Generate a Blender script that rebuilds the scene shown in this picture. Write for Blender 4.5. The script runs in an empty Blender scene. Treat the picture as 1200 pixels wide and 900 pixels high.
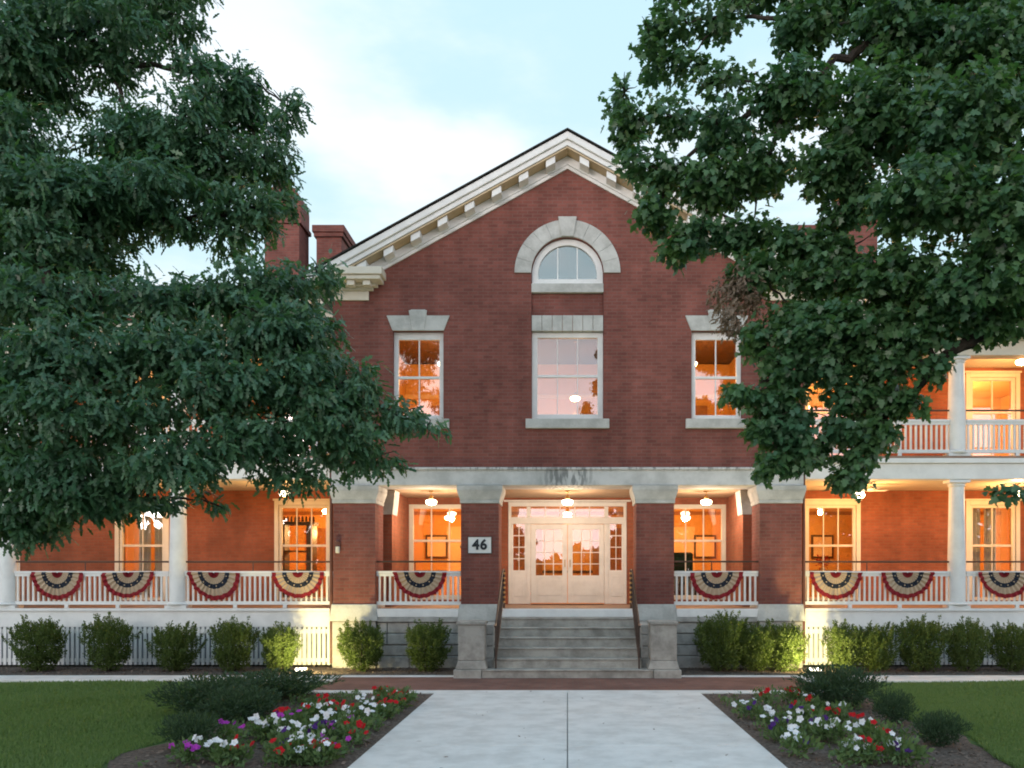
import bpy, bmesh, math, random
import numpy as np
from mathutils import Vector, Matrix
from mathutils.geometry import tessellate_polygon

R = math.radians
random.seed(7)
rng = np.random.default_rng(11)
scene = bpy.context.scene
C = scene.collection

# ---------------------------------------------------------------- camera, sky, sun, exposure
CAM_D, CAM_Z, VX, VY = 18.5, 1.95, 665.0, 678.0       # distance to the facade, eye height, vanishing point
cam = bpy.data.cameras.new('camera')
cam.sensor_width = 36.0
cam.lens = 30.0
cam.shift_x = -(VX - 600) / 1200
cam.shift_y = (VY - 450) / 1200
cam.clip_end = 2000
camo = bpy.data.objects.new('camera', cam)
camo.location = (0, -CAM_D, CAM_Z)
camo.rotation_euler = (R(90), 0, 0)
C.objects.link(camo)
scene.camera = camo

SUN_EL, SUN_ROT = 8.0, 206.0                            # low evening sun behind the camera
w = bpy.data.worlds.new('World')
scene.world = w
w.use_nodes = True
nt = w.node_tree
nt.nodes.clear()
def N(tree, typ, **kw):
    n = tree.nodes.new(typ)
    for k, v in kw.items():
        setattr(n, k, v)
    return n
def mathn(tree, op, a, b=None, clamp=False):
    n = N(tree, 'ShaderNodeMath', operation=op, use_clamp=clamp)
    for i, v in enumerate((a, b)):
        if v is None: continue
        if isinstance(v, (int, float)): n.inputs[i].default_value = v
        else: tree.links.new(v, n.inputs[i])
    return n.outputs[0]
def mixc(tree, f, a, b, mode='MIX'):
    n = N(tree, 'ShaderNodeMixRGB', blend_type=mode)
    for i, v in enumerate((f, a, b)):
        if isinstance(v, (int, float)): n.inputs[i].default_value = v
        elif isinstance(v, tuple): n.inputs[i].default_value = (*v, 1)
        else: tree.links.new(v, n.inputs[i])
    return n.outputs[0]
def maprange(tree, v, a, b, c=0.0, d=1.0, smooth=True):
    n = N(tree, 'ShaderNodeMapRange')
    if smooth: n.interpolation_type = 'SMOOTHSTEP'
    tree.links.new(v, n.inputs[0])
    for i, x in enumerate((a, b, c, d)): n.inputs[i + 1].default_value = x
    return n.outputs[0]

sky = N(nt, 'ShaderNodeTexSky', sky_type='NISHITA', sun_disc=False)
sky.sun_elevation = R(SUN_EL); sky.sun_rotation = R(SUN_ROT)
sky.air_density = 1.2; sky.dust_density = 1.5
tc = N(nt, 'ShaderNodeTexCoord')
mp = N(nt, 'ShaderNodeMapping'); mp.inputs['Scale'].default_value = (1.1, 1.0, 2.6)
mp.inputs['Location'].default_value = (0.35, 0.0, 0.1)
nt.links.new(tc.outputs['Generated'], mp.inputs[0])
cn = N(nt, 'ShaderNodeTexNoise'); cn.inputs['Scale'].default_value = 2.1
cn.inputs['Detail'].default_value = 6; cn.inputs['Roughness'].default_value = 0.55
nt.links.new(mp.outputs[0], cn.inputs[0])
sep = N(nt, 'ShaderNodeSeparateXYZ'); nt.links.new(tc.outputs['Generated'], sep.inputs[0])
cloud = maprange(nt, cn.outputs[0], 0.40, 0.62)
overcast = mixc(nt, cloud, (5.0, 6.9, 7.7), (8.0, 8.5, 8.9))
overcast = mixc(nt, maprange(nt, sep.outputs[2], 0.40, 0.95), overcast, (4.0, 6.6, 9.0))
west = mathn(nt, 'MULTIPLY', maprange(nt, sep.outputs[1], 0.0, -0.8), maprange(nt, sep.outputs[2], 0.36, 0.10))
glow = mixc(nt, maprange(nt, cn.outputs[0], 0.42, 0.58), (20.0, 19.6, 22.0), (25.5, 21.5, 22.0))
skyc = mixc(nt, west, overcast, glow)
skyc = mixc(nt, 0.88, sky.outputs[0], skyc)
bg = N(nt, 'ShaderNodeBackground'); bg.inputs[1].default_value = 0.1
nt.links.new(skyc, bg.inputs[0])
wo = N(nt, 'ShaderNodeOutputWorld'); nt.links.new(bg.outputs[0], wo.inputs[0])

sun = bpy.data.lights.new('sun', 'SUN')
sun.energy = 0.75; sun.angle = R(18); sun.color = (1.0, 0.90, 0.84)
suno = bpy.data.objects.new('sun', sun); C.objects.link(suno)
sd = Vector((math.sin(R(SUN_ROT)) * math.cos(R(SUN_EL)), math.cos(R(SUN_ROT)) * math.cos(R(SUN_EL)), math.sin(R(SUN_EL))))
suno.rotation_euler = sd.to_track_quat('Z', 'Y').to_euler()
scene.view_settings.view_transform = 'Standard'
scene.view_settings.look = 'None'
scene.view_settings.exposure = 0.56
scene.view_settings.gamma = 1.0
try:
    scene.cycles.max_bounces = 8; scene.cycles.transparent_max_bounces = 12
    scene.cycles.sample_clamp_indirect = 6.0
    scene.cycles.use_denoising = True; scene.cycles.filter_width = 1.9
except Exception:
    pass

# ---------------------------------------------------------------- helpers
def P(px, py, d):
    """a point seen at (px, py) of the 1200x900 photograph at d metres along the view axis"""
    return Vector(((px - VX) * d / 1000, d - CAM_D, CAM_Z + (VY - py) * d / 1000))

class MB:
    def __init__(s): s.v = []; s.f = []; s.m = []
    def add(s, vs, fs, mi=0):
        o = len(s.v); s.v += [tuple(v) for v in vs]
        s.f += [tuple(i + o for i in f) for f in fs]; s.m += [mi] * len(fs)
        return s
    def box(s, x0, x1, y0, y1, z0, z1, mi=0):
        if x0 > x1: x0, x1 = x1, x0
        if y0 > y1: y0, y1 = y1, y0
        vs = [(x, y, z) for z in (z0, z1) for y in (y0, y1) for x in (x0, x1)]
        return s.add(vs, [(0, 2, 3, 1), (4, 5, 7, 6), (0, 1, 5, 4), (2, 6, 7, 3), (0, 4, 6, 2), (1, 3, 7, 5)], mi)
    def frustum(s, a, b, z0, z1, mi=0):
        """a, b = (x0,x1,y0,y1) at z0 and z1"""
        vs = [(x, y, z0) for y in a[2:] for x in a[:2]] + [(x, y, z1) for y in b[2:] for x in b[:2]]
        return s.add(vs, [(0, 2, 3, 1), (4, 5, 7, 6), (0, 1, 5, 4), (2, 6, 7, 3), (0, 4, 6, 2), (1, 3, 7, 5)], mi)
    def plate(s, outer, holes, a0, a1, axis='y', mi=0):
        """polygon (with holes) in the plane across axis, extruded from a0 to a1"""
        def mk(p, a):
            return (p[0], a, p[1]) if axis == 'y' else ((a, p[0], p[1]) if axis == 'x' else (p[0], p[1], a))
        loops = [list(outer)] + [list(h) for h in holes]
        flat = [p for l in loops for p in l]
        tris = tessellate_polygon([[Vector((p[0], p[1], 0)) for p in l] for l in loops])
        n = len(flat)
        vs = [mk(p, a0) for p in flat] + [mk(p, a1) for p in flat]
        fs = [tuple(t) for t in tris] + [tuple(i + n for i in reversed(t)) for t in tris]
        o = 0
        for l in loops:
            k = len(l)
            for i in range(k):
                j = (i + 1) % k
                fs.append((o + i, o + j, o + j + n, o + i + n))
            o += k
        return s.add(vs, fs, mi)
    def lathe(s, prof, c=(0, 0, 0), seg=20, mi=0):
        vs, fs = [], []
        for r, z in prof:
            for k in range(seg):
                a = 2 * math.pi * k / seg
                vs.append((c[0] + r * math.cos(a), c[1] + r * math.sin(a), c[2] + z))
        for i in range(len(prof) - 1):
            for k in range(seg):
                k2 = (k + 1) % seg
                fs.append((i * seg + k, i * seg + k2, (i + 1) * seg + k2, (i + 1) * seg + k))
        fs.append(tuple(range(seg))[::-1]); fs.append(tuple(range((len(prof) - 1) * seg, len(prof) * seg)))
        return s.add(vs, fs, mi)
    def tube(s, pts, rad, seg=8, mi=0):
        pts = [Vector(p) for p in pts]; n = len(pts)
        if not isinstance(rad, (list, tuple)): rad = [rad] * n
        vs, fs = [], []
        up = Vector((0.13, 0.31, 0.94))
        for i, p in enumerate(pts):
            t = (pts[min(i + 1, n - 1)] - pts[max(i - 1, 0)])
            t = t.normalized() if t.length > 1e-9 else Vector((0, 0, 1))
            a = t.cross(up)
            if a.length < 1e-3: a = t.cross(Vector((1, 0, 0)))
            a.normalize(); b = t.cross(a)
            for k in range(seg):
                q = 2 * math.pi * k / seg
                vs.append(p + (a * math.cos(q) + b * math.sin(q)) * rad[i])
        for i in range(n - 1):
            for k in range(seg):
                k2 = (k + 1) % seg
                fs.append((i * seg + k, i * seg + k2, (i + 1) * seg + k2, (i + 1) * seg + k))
        fs.append(tuple(range(seg))[::-1]); fs.append(tuple(range((n - 1) * seg, n * seg)))
        return s.add(vs, fs, mi)
    def build(s, name, mats, parent=None, loc=None, bevel=0.0, smooth=False):
        me = bpy.data.meshes.new(name)
        me.from_pydata(s.v, [], s.f)
        mats = mats if isinstance(mats, (list, tuple)) else [mats]
        for m in mats: me.materials.append(m)
        me.polygons.foreach_set('material_index', s.m)
        bm = bmesh.new(); bm.from_mesh(me)
        bmesh.ops.recalc_face_normals(bm, faces=bm.faces)
        bm.to_mesh(me); bm.free()
        if smooth:
            me.polygons.foreach_set('use_smooth', [True] * len(me.polygons))
            try: me.set_sharp_from_angle(angle=R(40))
            except Exception: pass
        o = bpy.data.objects.new(name, me); C.objects.link(o)
        if parent is not None: o.parent = parent
        if loc is not None: o.location = loc
        if bevel:
            b = o.modifiers.new('bevel', 'BEVEL'); b.width = bevel; b.segments = 2; b.limit_method = 'ANGLE'
        return o

def tag(o, label=None, cat=None, group=None, kind=None):
    if label: o['label'] = label
    if cat: o['category'] = cat
    if group: o['group'] = group
    if kind: o['kind'] = kind
    return o
def empty(name, loc=(0, 0, 0), parent=None, rz=0.0):
    o = bpy.data.objects.new(name, None); C.objects.link(o)
    o.location = loc; o.rotation_euler = (0, 0, rz); o.empty_display_size = 0.1
    if parent is not None: o.parent = parent
    return o
def copy_tree(o, parent=None):
    c = o.copy(); C.objects.link(c)
    if parent is not None: c.parent = parent
    for ch in [x for x in scene.objects if x.parent == o]: copy_tree(ch, c)
    return c

def mat(name, col, rough=0.7, spec=0.3, metal=0.0, var=0.0, vscale=4.0, col2=None, bump=0.0, bscale=60.0, trans=0.0):
    m = bpy.data.materials.new(name); m.use_nodes = True
    t = m.node_tree; b = t.nodes['Principled BSDF']
    b.inputs['Base Color'].default_value = (*col, 1)
    b.inputs['Roughness'].default_value = rough
    b.inputs['Specular IOR Level'].default_value = spec
    b.inputs['Metallic'].default_value = metal
    tcn = N(t, 'ShaderNodeTexCoord')
    if var or col2:
        n = N(t, 'ShaderNodeTexNoise'); n.inputs['Scale'].default_value = vscale; n.inputs['Detail'].default_value = 7
        n.inputs['Roughness'].default_value = 0.65
        t.links.new(tcn.outputs['Object'], n.inputs[0])
        c2 = col2 or tuple(c * (1 - var) for c in col)
        t.links.new(mixc(t, maprange(t, n.outputs[0], 0.35, 0.68), col, c2), b.inputs['Base Color'])
    if bump:
        n2 = N(t, 'ShaderNodeTexNoise'); n2.inputs['Scale'].default_value = bscale; n2.inputs['Detail'].default_value = 5
        t.links.new(tcn.outputs['Object'], n2.inputs[0])
        bu = N(t, 'ShaderNodeBump'); bu.inputs['Strength'].default_value = bump; bu.inputs['Distance'].default_value = 0.02
        t.links.new(n2.outputs[0], bu.inputs['Height']); t.links.new(bu.outputs[0], b.inputs['Normal'])
    return m

def brick_mat(name, c1, c2, mortar, bw=0.215, rh=0.073, ms=0.009, flat=False, var=0.25):
    m = bpy.data.materials.new(name); m.use_nodes = True
    t = m.node_tree; b = t.nodes['Principled BSDF']
    tcn = N(t, 'ShaderNodeTexCoord'); sp = N(t, 'ShaderNodeSeparateXYZ'); t.links.new(tcn.outputs['Object'], sp.inputs[0])
    cb = N(t, 'ShaderNodeCombineXYZ')
    if flat:
        t.links.new(sp.outputs[0], cb.inputs[0]); t.links.new(sp.outputs[1], cb.inputs[1])
    else:
        t.links.new(mathn(t, 'ADD', sp.outputs[0], sp.outputs[1]), cb.inputs[0]); t.links.new(sp.outputs[2], cb.inputs[1])
    br = N(t, 'ShaderNodeTexBrick'); br.inputs['Scale'].default_value = 1.0
    br.inputs['Brick Width'].default_value = bw; br.inputs['Row Height'].default_value = rh
    br.inputs['Mortar Size'].default_value = ms; br.inputs['Mortar Smooth'].default_value = 0.3
    br.inputs['Bias'].default_value = -0.1
    for k, v in (('Color1', c1), ('Color2', c2), ('Mortar', mortar)): br.inputs[k].default_value = (*v, 1)
    t.links.new(cb.outputs[0], br.inputs['Vector'])
    n = N(t, 'ShaderNodeTexNoise'); n.inputs['Scale'].default_value = 0.9; n.inputs['Detail'].default_value = 8
    n.inputs['Roughness'].default_value = 0.7
    t.links.new(tcn.outputs['Object'], n.inputs[0])
    f = maprange(t, n.outputs[0], 0.3, 0.7, 1.0 - var, 1.0 + var * 0.6)
    mpv = N(t, 'ShaderNodeMapping'); mpv.inputs['Scale'].default_value = (2.2, 2.2, 0.22); t.links.new(tcn.outputs['Object'], mpv.inputs[0])
    nv_ = N(t, 'ShaderNodeTexNoise'); nv_.inputs['Scale'].default_value = 1.0; nv_.inputs['Detail'].default_value = 5; t.links.new(mpv.outputs[0], nv_.inputs[0])
    f = mathn(t, 'MULTIPLY', f, maprange(t, nv_.outputs[0], 0.32, 0.62, 1.0 - var * 0.55, 1.04))
    hs = N(t, 'ShaderNodeHueSaturation'); t.links.new(br.outputs['Color'], hs.inputs['Color']); t.links.new(f, hs.inputs['Value'])
    t.links.new(hs.outputs[0], b.inputs['Base Color'])
    b.inputs['Roughness'].default_value = 0.85; b.inputs['Specular IOR Level'].default_value = 0.2
    bu = N(t, 'ShaderNodeBump'); bu.inputs['Strength'].default_value = 0.5; bu.inputs['Distance'].default_value = 0.006; bu.invert = True
    t.links.new(br.outputs['Fac'], bu.inputs['Height']); t.links.new(bu.outputs[0], b.inputs['Normal'])
    return m

def glass_mat(name, refl=0.2):
    m = bpy.data.materials.new(name); m.use_nodes = True
    t = m.node_tree; t.nodes.clear()
    tr = N(t, 'ShaderNodeBsdfTransparent'); tr.inputs[0].default_value = (0.93, 0.95, 0.95, 1)
    gl = N(t, 'ShaderNodeBsdfGlossy'); gl.inputs['Roughness'].default_value = 0.0
    tcn = N(t, 'ShaderNodeTexCoord'); n = N(t, 'ShaderNodeTexNoise'); n.inputs['Scale'].default_value = 1.6
    t.links.new(tcn.outputs['Object'], n.inputs[0])
    bu = N(t, 'ShaderNodeBump'); bu.inputs['Strength'].default_value = 0.05; bu.inputs['Distance'].default_value = 0.02
    t.links.new(n.outputs[0], bu.inputs['Height']); t.links.new(bu.outputs[0], gl.inputs['Normal'])
    fr = N(t, 'ShaderNodeFresnel'); fr.inputs[0].default_value = 1.5
    f = mathn(t, 'ADD', mathn(t, 'MULTIPLY', fr.outputs[0], 0.8), refl, clamp=True)
    mx = N(t, 'ShaderNodeMixShader'); t.links.new(f, mx.inputs[0]); t.links.new(tr.outputs[0], mx.inputs[1]); t.links.new(gl.outputs[0], mx.inputs[2])
    o = N(t, 'ShaderNodeOutputMaterial'); t.links.new(mx.outputs[0], o.inputs[0])
    return m

def emit_mat(name, col, strength):
    m = bpy.data.materials.new(name); m.use_nodes = True
    b = m.node_tree.nodes['Principled BSDF']
    b.inputs['Base Color'].default_value = (*col, 1)
    b.inputs['Emission Color'].default_value = (*col, 1); b.inputs['Emission Strength'].default_value = strength
    return m

def leaf_mat(name, c1, c2, rough=0.45, spec=0.5, trans=0.25, c3=None):
    m = bpy.data.materials.new(name); m.use_nodes = True
    t = m.node_tree; b = t.nodes['Principled BSDF']; out = t.nodes['Material Output']
    g = N(t, 'ShaderNodeNewGeometry')
    col = mixc(t, g.outputs['Random Per Island'], c1, c2)
    tcn = N(t, 'ShaderNodeTexCoord'); n = N(t, 'ShaderNodeTexNoise'); n.inputs['Scale'].default_value = 1.1; n.inputs['Detail'].default_value = 3
    t.links.new(tcn.outputs['Object'], n.inputs[0])
    if c3: col = mixc(t, maprange(t, n.outputs[0], 0.48, 0.72), col, c3)
    t.links.new(col, b.inputs['Base Color'])
    b.inputs['Roughness'].default_value = rough; b.inputs['Specular IOR Level'].default_value = spec
    tl = N(t, 'ShaderNodeBsdfTranslucent'); t.links.new(mixc(t, 1.0, col, (1.2, 1.3, 0.5), 'MULTIPLY'), tl.inputs[0])
    mx = N(t, 'ShaderNodeMixShader'); mx.inputs[0].default_value = trans
    t.links.new(b.outputs[0], mx.inputs[1]); t.links.new(tl.outputs[0], mx.inputs[2]); t.links.new(mx.outputs[0], out.inputs[0])
    return m

M = {}
M['brick'] = brick_mat('red_brick', (0.248, 0.086, 0.068), (0.180, 0.062, 0.050), (0.20, 0.108, 0.090))
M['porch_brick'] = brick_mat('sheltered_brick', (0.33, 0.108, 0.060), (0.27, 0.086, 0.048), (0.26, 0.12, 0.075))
M['roof'] = brick_mat('dark_shingles', (0.035, 0.035, 0.035), (0.05, 0.047, 0.043), (0.02, 0.02, 0.02), bw=0.3, rh=0.14)
M['paver'] = brick_mat('brick_paving', (0.22, 0.105, 0.085), (0.17, 0.085, 0.07), (0.16, 0.12, 0.10), bw=0.2, rh=0.1, ms=0.008, flat=True)
M['stone'] = mat('limestone', (0.55, 0.55, 0.52), 0.85, 0.2, col2=(0.38, 0.38, 0.355), vscale=2.2, bump=0.35, bscale=25)
M['stone_worn'] = mat('weathered_limestone', (0.42, 0.40, 0.36), 0.9, 0.15, col2=(0.24, 0.23, 0.205), vscale=2.6, bump=0.5, bscale=18)
M['stone_rough'] = mat('rough_limestone', (0.44, 0.435, 0.41), 0.9, 0.15, col2=(0.28, 0.275, 0.255), vscale=3.0, bump=0.9, bscale=9)
M['white'] = mat('white_paint', (0.80, 0.80, 0.78), 0.5, 0.35, var=0.12, vscale=2.5)
M['cream'] = mat('cream_paint', (0.74, 0.69, 0.58), 0.55, 0.3, var=0.10, vscale=2.5)
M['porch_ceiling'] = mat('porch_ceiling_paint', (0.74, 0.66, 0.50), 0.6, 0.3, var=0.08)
M['floor'] = mat('porch_floor_paint', (0.30, 0.20, 0.14), 0.6, 0.3, var=0.2)
M['iron'] = mat('dark_iron', (0.085, 0.055, 0.042), 0.45, 0.5, 0.4, var=0.3)
M['pipe'] = mat('brown_pipe', (0.14, 0.055, 0.04), 0.5, 0.4, var=0.3)
M['brass'] = mat('brass', (0.55, 0.33, 0.12), 0.35, 0.5, 0.9)
M['glass'] = glass_mat('window_glass', 0.13)
M['room'] = mat('warm_plaster', (0.70, 0.40, 0.12), 0.8, 0.2, var=0.1, vscale=1.0)
M['room_ceiling'] = mat('room_ceiling', (0.75, 0.55, 0.30), 0.8, 0.2)
M['wood'] = mat('dark_wood', (0.10, 0.045, 0.02), 0.5, 0.4, var=0.4, vscale=8)
M['curtain'] = mat('white_curtain', (0.80, 0.78, 0.74), 0.9, 0.1, var=0.08)
M['upholstery'] = mat('dark_green_upholstery', (0.03, 0.05, 0.04), 0.9, 0.1, var=0.2)
M['globe'] = emit_mat('lit_glass_globe', (1.0, 0.80, 0.52), 9.0)
M['lens'] = emit_mat('lit_floodlight_lens', (1.0, 0.93, 0.72), 5.0)
M['black'] = mat('black_paint', (0.02, 0.025, 0.03), 0.5, 0.4)
M['concrete'] = mat('concrete', (0.69, 0.685, 0.665), 0.85, 0.2, col2=(0.55, 0.545, 0.525), vscale=2.2, bump=0.2, bscale=90)
M['joint'] = mat('dark_joint', (0.30, 0.295, 0.28), 0.95, 0.1, var=0.3)
M['mulch'] = mat('mulch', (0.17, 0.135, 0.115), 0.95, 0.1, col2=(0.075, 0.06, 0.05), vscale=22, bump=1.0, bscale=45)
M['chips'] = mat('mulch_chips', (0.22, 0.17, 0.14), 0.95, 0.1, col2=(0.09, 0.066, 0.055), vscale=9)
M['lawn'] = mat('lawn', (0.105, 0.165, 0.065), 0.95, 0.1, col2=(0.065, 0.125, 0.038), vscale=0.7, bump=0.8, bscale=70)
M['bark'] = mat('bark', (0.055, 0.045, 0.037), 0.95, 0.1, col2=(0.025, 0.02, 0.017), vscale=9, bump=1.0, bscale=20)
M['grass'] = leaf_mat('grass_blades', (0.118, 0.196, 0.078), (0.165, 0.250, 0.105), 0.6, 0.25, 0.4)
M['oak'] = leaf_mat('oak_leaves', (0.040, 0.112, 0.056), (0.105, 0.205, 0.108), 0.38, 0.5, 0.4, (0.060, 0.145, 0.080))
M['maple'] = leaf_mat('maple_leaves', (0.042, 0.112, 0.046), (0.110, 0.205, 0.082), 0.36, 0.5, 0.4, (0.064, 0.155, 0.088))
M['deadleaf'] = leaf_mat('dead_leaves', (0.16, 0.115, 0.085), (0.24, 0.18, 0.135), 0.8, 0.2, 0.2)
M['yew'] = leaf_mat('shrub_leaves', (0.062, 0.102, 0.026), (0.115, 0.165, 0.042), 0.55, 0.35, 0.4)
M['juniper'] = leaf_mat('juniper_needles', (0.030, 0.062, 0.034), (0.055, 0.100, 0.052), 0.65, 0.25, 0.25)
M['petleaf'] = leaf_mat('petunia_leaves', (0.075, 0.135, 0.045), (0.13, 0.20, 0.085), 0.6, 0.3, 0.25)
M['red_cloth'] = mat('red_cloth', (0.27, 0.026, 0.034), 0.9, 0.1, var=0.2)
M['cream_cloth'] = mat('cream_cloth', (0.50, 0.375, 0.26), 0.9, 0.1, var=0.15)
M['navy_cloth'] = mat('navy_cloth', (0.030, 0.036, 0.052), 0.9, 0.1, var=0.2)

# ---------------------------------------------------------------- ground (setting)
def sheet(name, pts, z, m, depth=0.0):
    mb = MB()
    if depth: mb.plate(pts, [], z - depth, z, axis='z')
    else: mb.add([(x, y, z) for x, y in pts], [tuple(range(len(pts)))])
    return tag(mb.build(name, m), kind='structure')
sheet('ground', [(-400, -400), (400, -400), (400, 400), (-400, 400)], 0.0, M['lawn'])
for s in (-1, 1):
    edge = [(s * 2.24, -4.16)]
    k = 14
    for i in range(k + 1):
        y = -4.16 - i * (10.0 / k)
        edge.append((s * (4.75 + 0.16 * math.sin(i * 1.3 + s) + 0.1 * math.sin(i * 2.9)), y))
    edge.append((s * 2.24, -14.16))
    sheet('flower_bed', edge, 0.012, M['mulch'])
    sheet('planting_bed', [(s * 1.5, -1.56), (s * 17, -1.56), (s * 17, 0.5), (s * 1.5, 0.5)], 0.012, M['mulch'])
    sheet('concrete_path', [(s * 4.42, -2.45), (s * 30, -2.45), (s * 30, -1.57), (s * 4.42, -1.57)], 0.03, M['concrete'], 0.06)
sheet('walkway_base', [(-2.24, -22), (2.24, -22), (2.24, -4.16), (-2.24, -4.16)], 0.016, M['joint'])
wb = MB()
for ix in (-1, 1):
    yy = -4.165
    while yy > -21:
        x0, x1 = (-2.23, -0.006) if ix < 0 else (0.006, 2.23)
        wb.box(x0, x1, yy - 2.26, yy, -0.05, 0.036)
        yy -= 2.272
tag(wb.build('walkway', M['concrete'], bevel=0.008), kind='structure')
sheet('brick_path', [(-4.4, -3.84), (4.4, -3.84), (4.4, -1.84), (-4.4, -1.84)], 0.026, M['paver'], 0.06)
kb = MB(); kb.box(-4.42, 4.42, -4.155, -3.845, -0.05, 0.034); kb.box(-4.42, 4.42, -1.835, -1.57, -0.05, 0.034)
tag(kb.build('path_kerb', M['concrete'], bevel=0.006), kind='structure')

# ---------------------------------------------------------------- the building
B = empty('brick_building')
tag(B, 'two storey red brick building with white pediment, stone portico and long porch wings', 'building')
def part(name, mb, m, parent=B, **kw): return mb.build(name, m, parent, **kw)
F1, F2 = 1.30, 4.64
YB = 3.0
arc = lambda cx, cz, r, a0, a1, n: [(cx + r * math.cos(R(a0 + (a1 - a0) * i / n)), cz + r * math.sin(R(a0 + (a1 - a0) * i / n))) for i in range(n + 1)]
def rect(x0, x1, z0, z1): return [(x0, z0), (x1, z0), (x1, z1), (x0, z1)]
roofz = lambda x: 11.48 - 0.55 * abs(x)

# upper gable wall
WX, WH, WZ0, WZ1 = 3.235, 0.545, 5.41, 7.315
outer = [(-5.09, 4.36), (5.09, 4.36), (5.09, 8.30), (0.0, roofz(0) - 0.5), (-5.09, 8.30)]
centre = [(-0.78, WZ0), (0.78, WZ0)] + arc(0, 8.57, 0.78, 0, 180, 24)
holes = [rect(-WX - WH, -WX + WH, WZ0, WZ1), rect(WX - WH, WX + WH, WZ0, WZ1), centre]
mb = MB().plate(outer, holes, 0.0, 0.34)
part('gable_wall', mb, M['brick'])
part('recessed_panel', MB().box(-0.775, 0.775, 0.07, 0.33, 7.66, 8.14), M['brick'])
for s in (-1, 1):
    part('side_wall', MB().box(s * 4.80, s * 5.09, 0.345, 8.0, 4.36, 8.28), M['brick'])

# windows
def window(x0, x1, z0, z1, y, cols=2, tw=0.09, depth=0.09, sill=None, lintel=None, rail=0.5, m=None, mun=0.028, outer_trim=0.0, vdiv_low=True, head=0.0):
    m = m or M['white']
    wn = empty('window', ((x0 + x1) / 2, y, z0), B)
    cx = (x0 + x1) / 2
    f = MB()
    X0, X1, Z1 = x0 - cx, x1 - cx, z1 - z0
    f.box(X0, X0 + tw, 0, depth, 0, Z1); f.box(X1 - tw, X1, 0, depth, 0, Z1)
    f.box(X0 + tw, X1 - tw, 0, depth, Z1 - tw - head, Z1); f.box(X0 + tw, X1 - tw, 0, depth, 0, tw)
    gz0, gz1 = tw, Z1 - tw - head
    zr = gz0 + (gz1 - gz0) * rail
    f.box(X0 + tw, X1 - tw, 0.012, depth - 0.012, zr - 0.028, zr + 0.028)
    gw = X1 - X0 - 2 * tw
    for i in range(1, cols):
        xm = X0 + tw + gw * i / cols
        f.box(xm - mun / 2, xm + mun / 2, 0.02, depth - 0.03, zr + 0.028, gz1)
        if vdiv_low: f.box(xm - mun / 2, xm + mun / 2, 0.03, depth - 0.025, gz0, zr - 0.028)
    if outer_trim:
        t = outer_trim
        f.box(X0 - t, X0 - 0.002, -0.025, 0.03, -0.0, Z1 + t); f.box(X1 + 0.002, X1 + t, -0.025, 0.03, 0, Z1 + t)
        f.box(X0 - 0.002, X1 + 0.002, -0.025, 0.03, Z1 + 0.002, Z1 + t)
        f.box(X0 - t - 0.03, X1 + t + 0.03, -0.05, 0.03, Z1 + t + 0.002, Z1 + t + 0.05)
    f.build('frame', m, wn, bevel=0.006)
    MB().box(X0 + tw * 0.9, X1 - tw * 0.9, depth * 0.5 - 0.003, depth * 0.5 + 0.003, tw * 0.9, Z1 - tw * 0.9 - head).build('pane', M['glass'], wn)
    if sill:
        MB().box(X0 - sill[0], X1 + sill[0], -0.07 - (y - 0), depth + 0.1 - y, -sill[1], -0.003).build('sill', M['stone'], wn, bevel=0.012)
    if lintel:
        lintel(wn, X0, X1, Z1, y)
    return wn
def flared(wn, X0, X1, Z1, y):
    b = MB().plate([(X0 - 0.01, Z1 + 0.003), (X1 + 0.01, Z1 + 0.003), (X1 + 0.14, Z1 + 0.33), (0.19, Z1 + 0.33), (0.16, Z1 + 0.46), (-0.16, Z1 + 0.46), (-0.19, Z1 + 0.33), (X0 - 0.14, Z1 + 0.33)], [], -0.035 - y, 0.2 - y)
    b.plate([(-0.13, Z1 + 0.003), (0.13, Z1 + 0.003), (0.2, Z1 + 0.44), (-0.2, Z1 + 0.44)], [], -0.055 - y, -0.036 - y)
    b.build('lintel', M['stone'], wn, bevel=0.01)
def straight(wn, X0, X1, Z1, y):
    b = MB()
    for i in range(7):
        a, c = X0 + (X1 - X0) * i / 7, X0 + (X1 - X0) * (i + 1) / 7
        b.box(a + 0.004, c - 0.004, -0.012 - y, 0.2 - y, Z1 + 0.003, Z1 + 0.34)
    b.build('lintel', M['stone'], wn, bevel=0.006)
for s in (-1, 1):
    window(s * WX - WH, s * WX + WH, WZ0, WZ1, 0.10, 2, 0.10, 0.09, (0.13, 0.21), flared, head=0.06)
window(-0.775, 0.775, WZ0, WZ1, 0.10, 3, 0.12, 0.09, (0.13, 0.21), straight, mun=0.018)
# arched window
aw = empty('arched_window', (0, 0.08, 8.35), B)
Rg = 0.64
o_ = [(-0.77, 0.0), (0.77, 0.0)] + arc(0, 0.22, 0.77, 0, 180, 28)
i_ = [(-Rg, 0.12), (Rg, 0.12)] + arc(0, 0.22, Rg, 0, 180, 28)
f = MB().plate(o_, [i_], 0, 0.1)
for xm in (-Rg / 3, Rg / 3): f.box(xm - 0.011, xm + 0.011, 0.03, 0.07, 0.11, 0.22 + math.sqrt(Rg * Rg - xm * xm) + 0.01)
f.build('frame', M['white'], aw)
MB().plate([(x * 1.01, z) for x, z in i_], [], 0.048, 0.053).build('pane', glass_mat('arched_window_glass', 0.30), aw)
MB().box(-0.78, 0.78, -0.10, 0.15, -0.20, -0.003).build('sill', M['stone'], aw, bevel=0.01)
st = MB()
nv = 11
for i in range(nv):
    a0, a1 = 180 * i / nv + 0.12, 180 * (i + 1) / nv - 0.12
    ro = 1.147
    pts = arc(0, 0.22, ro, a0, a1, 4) + arc(0, 0.22, 0.785, a1, a0, 4)
    st.plate(pts, [], -0.125, 0.06)
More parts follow.
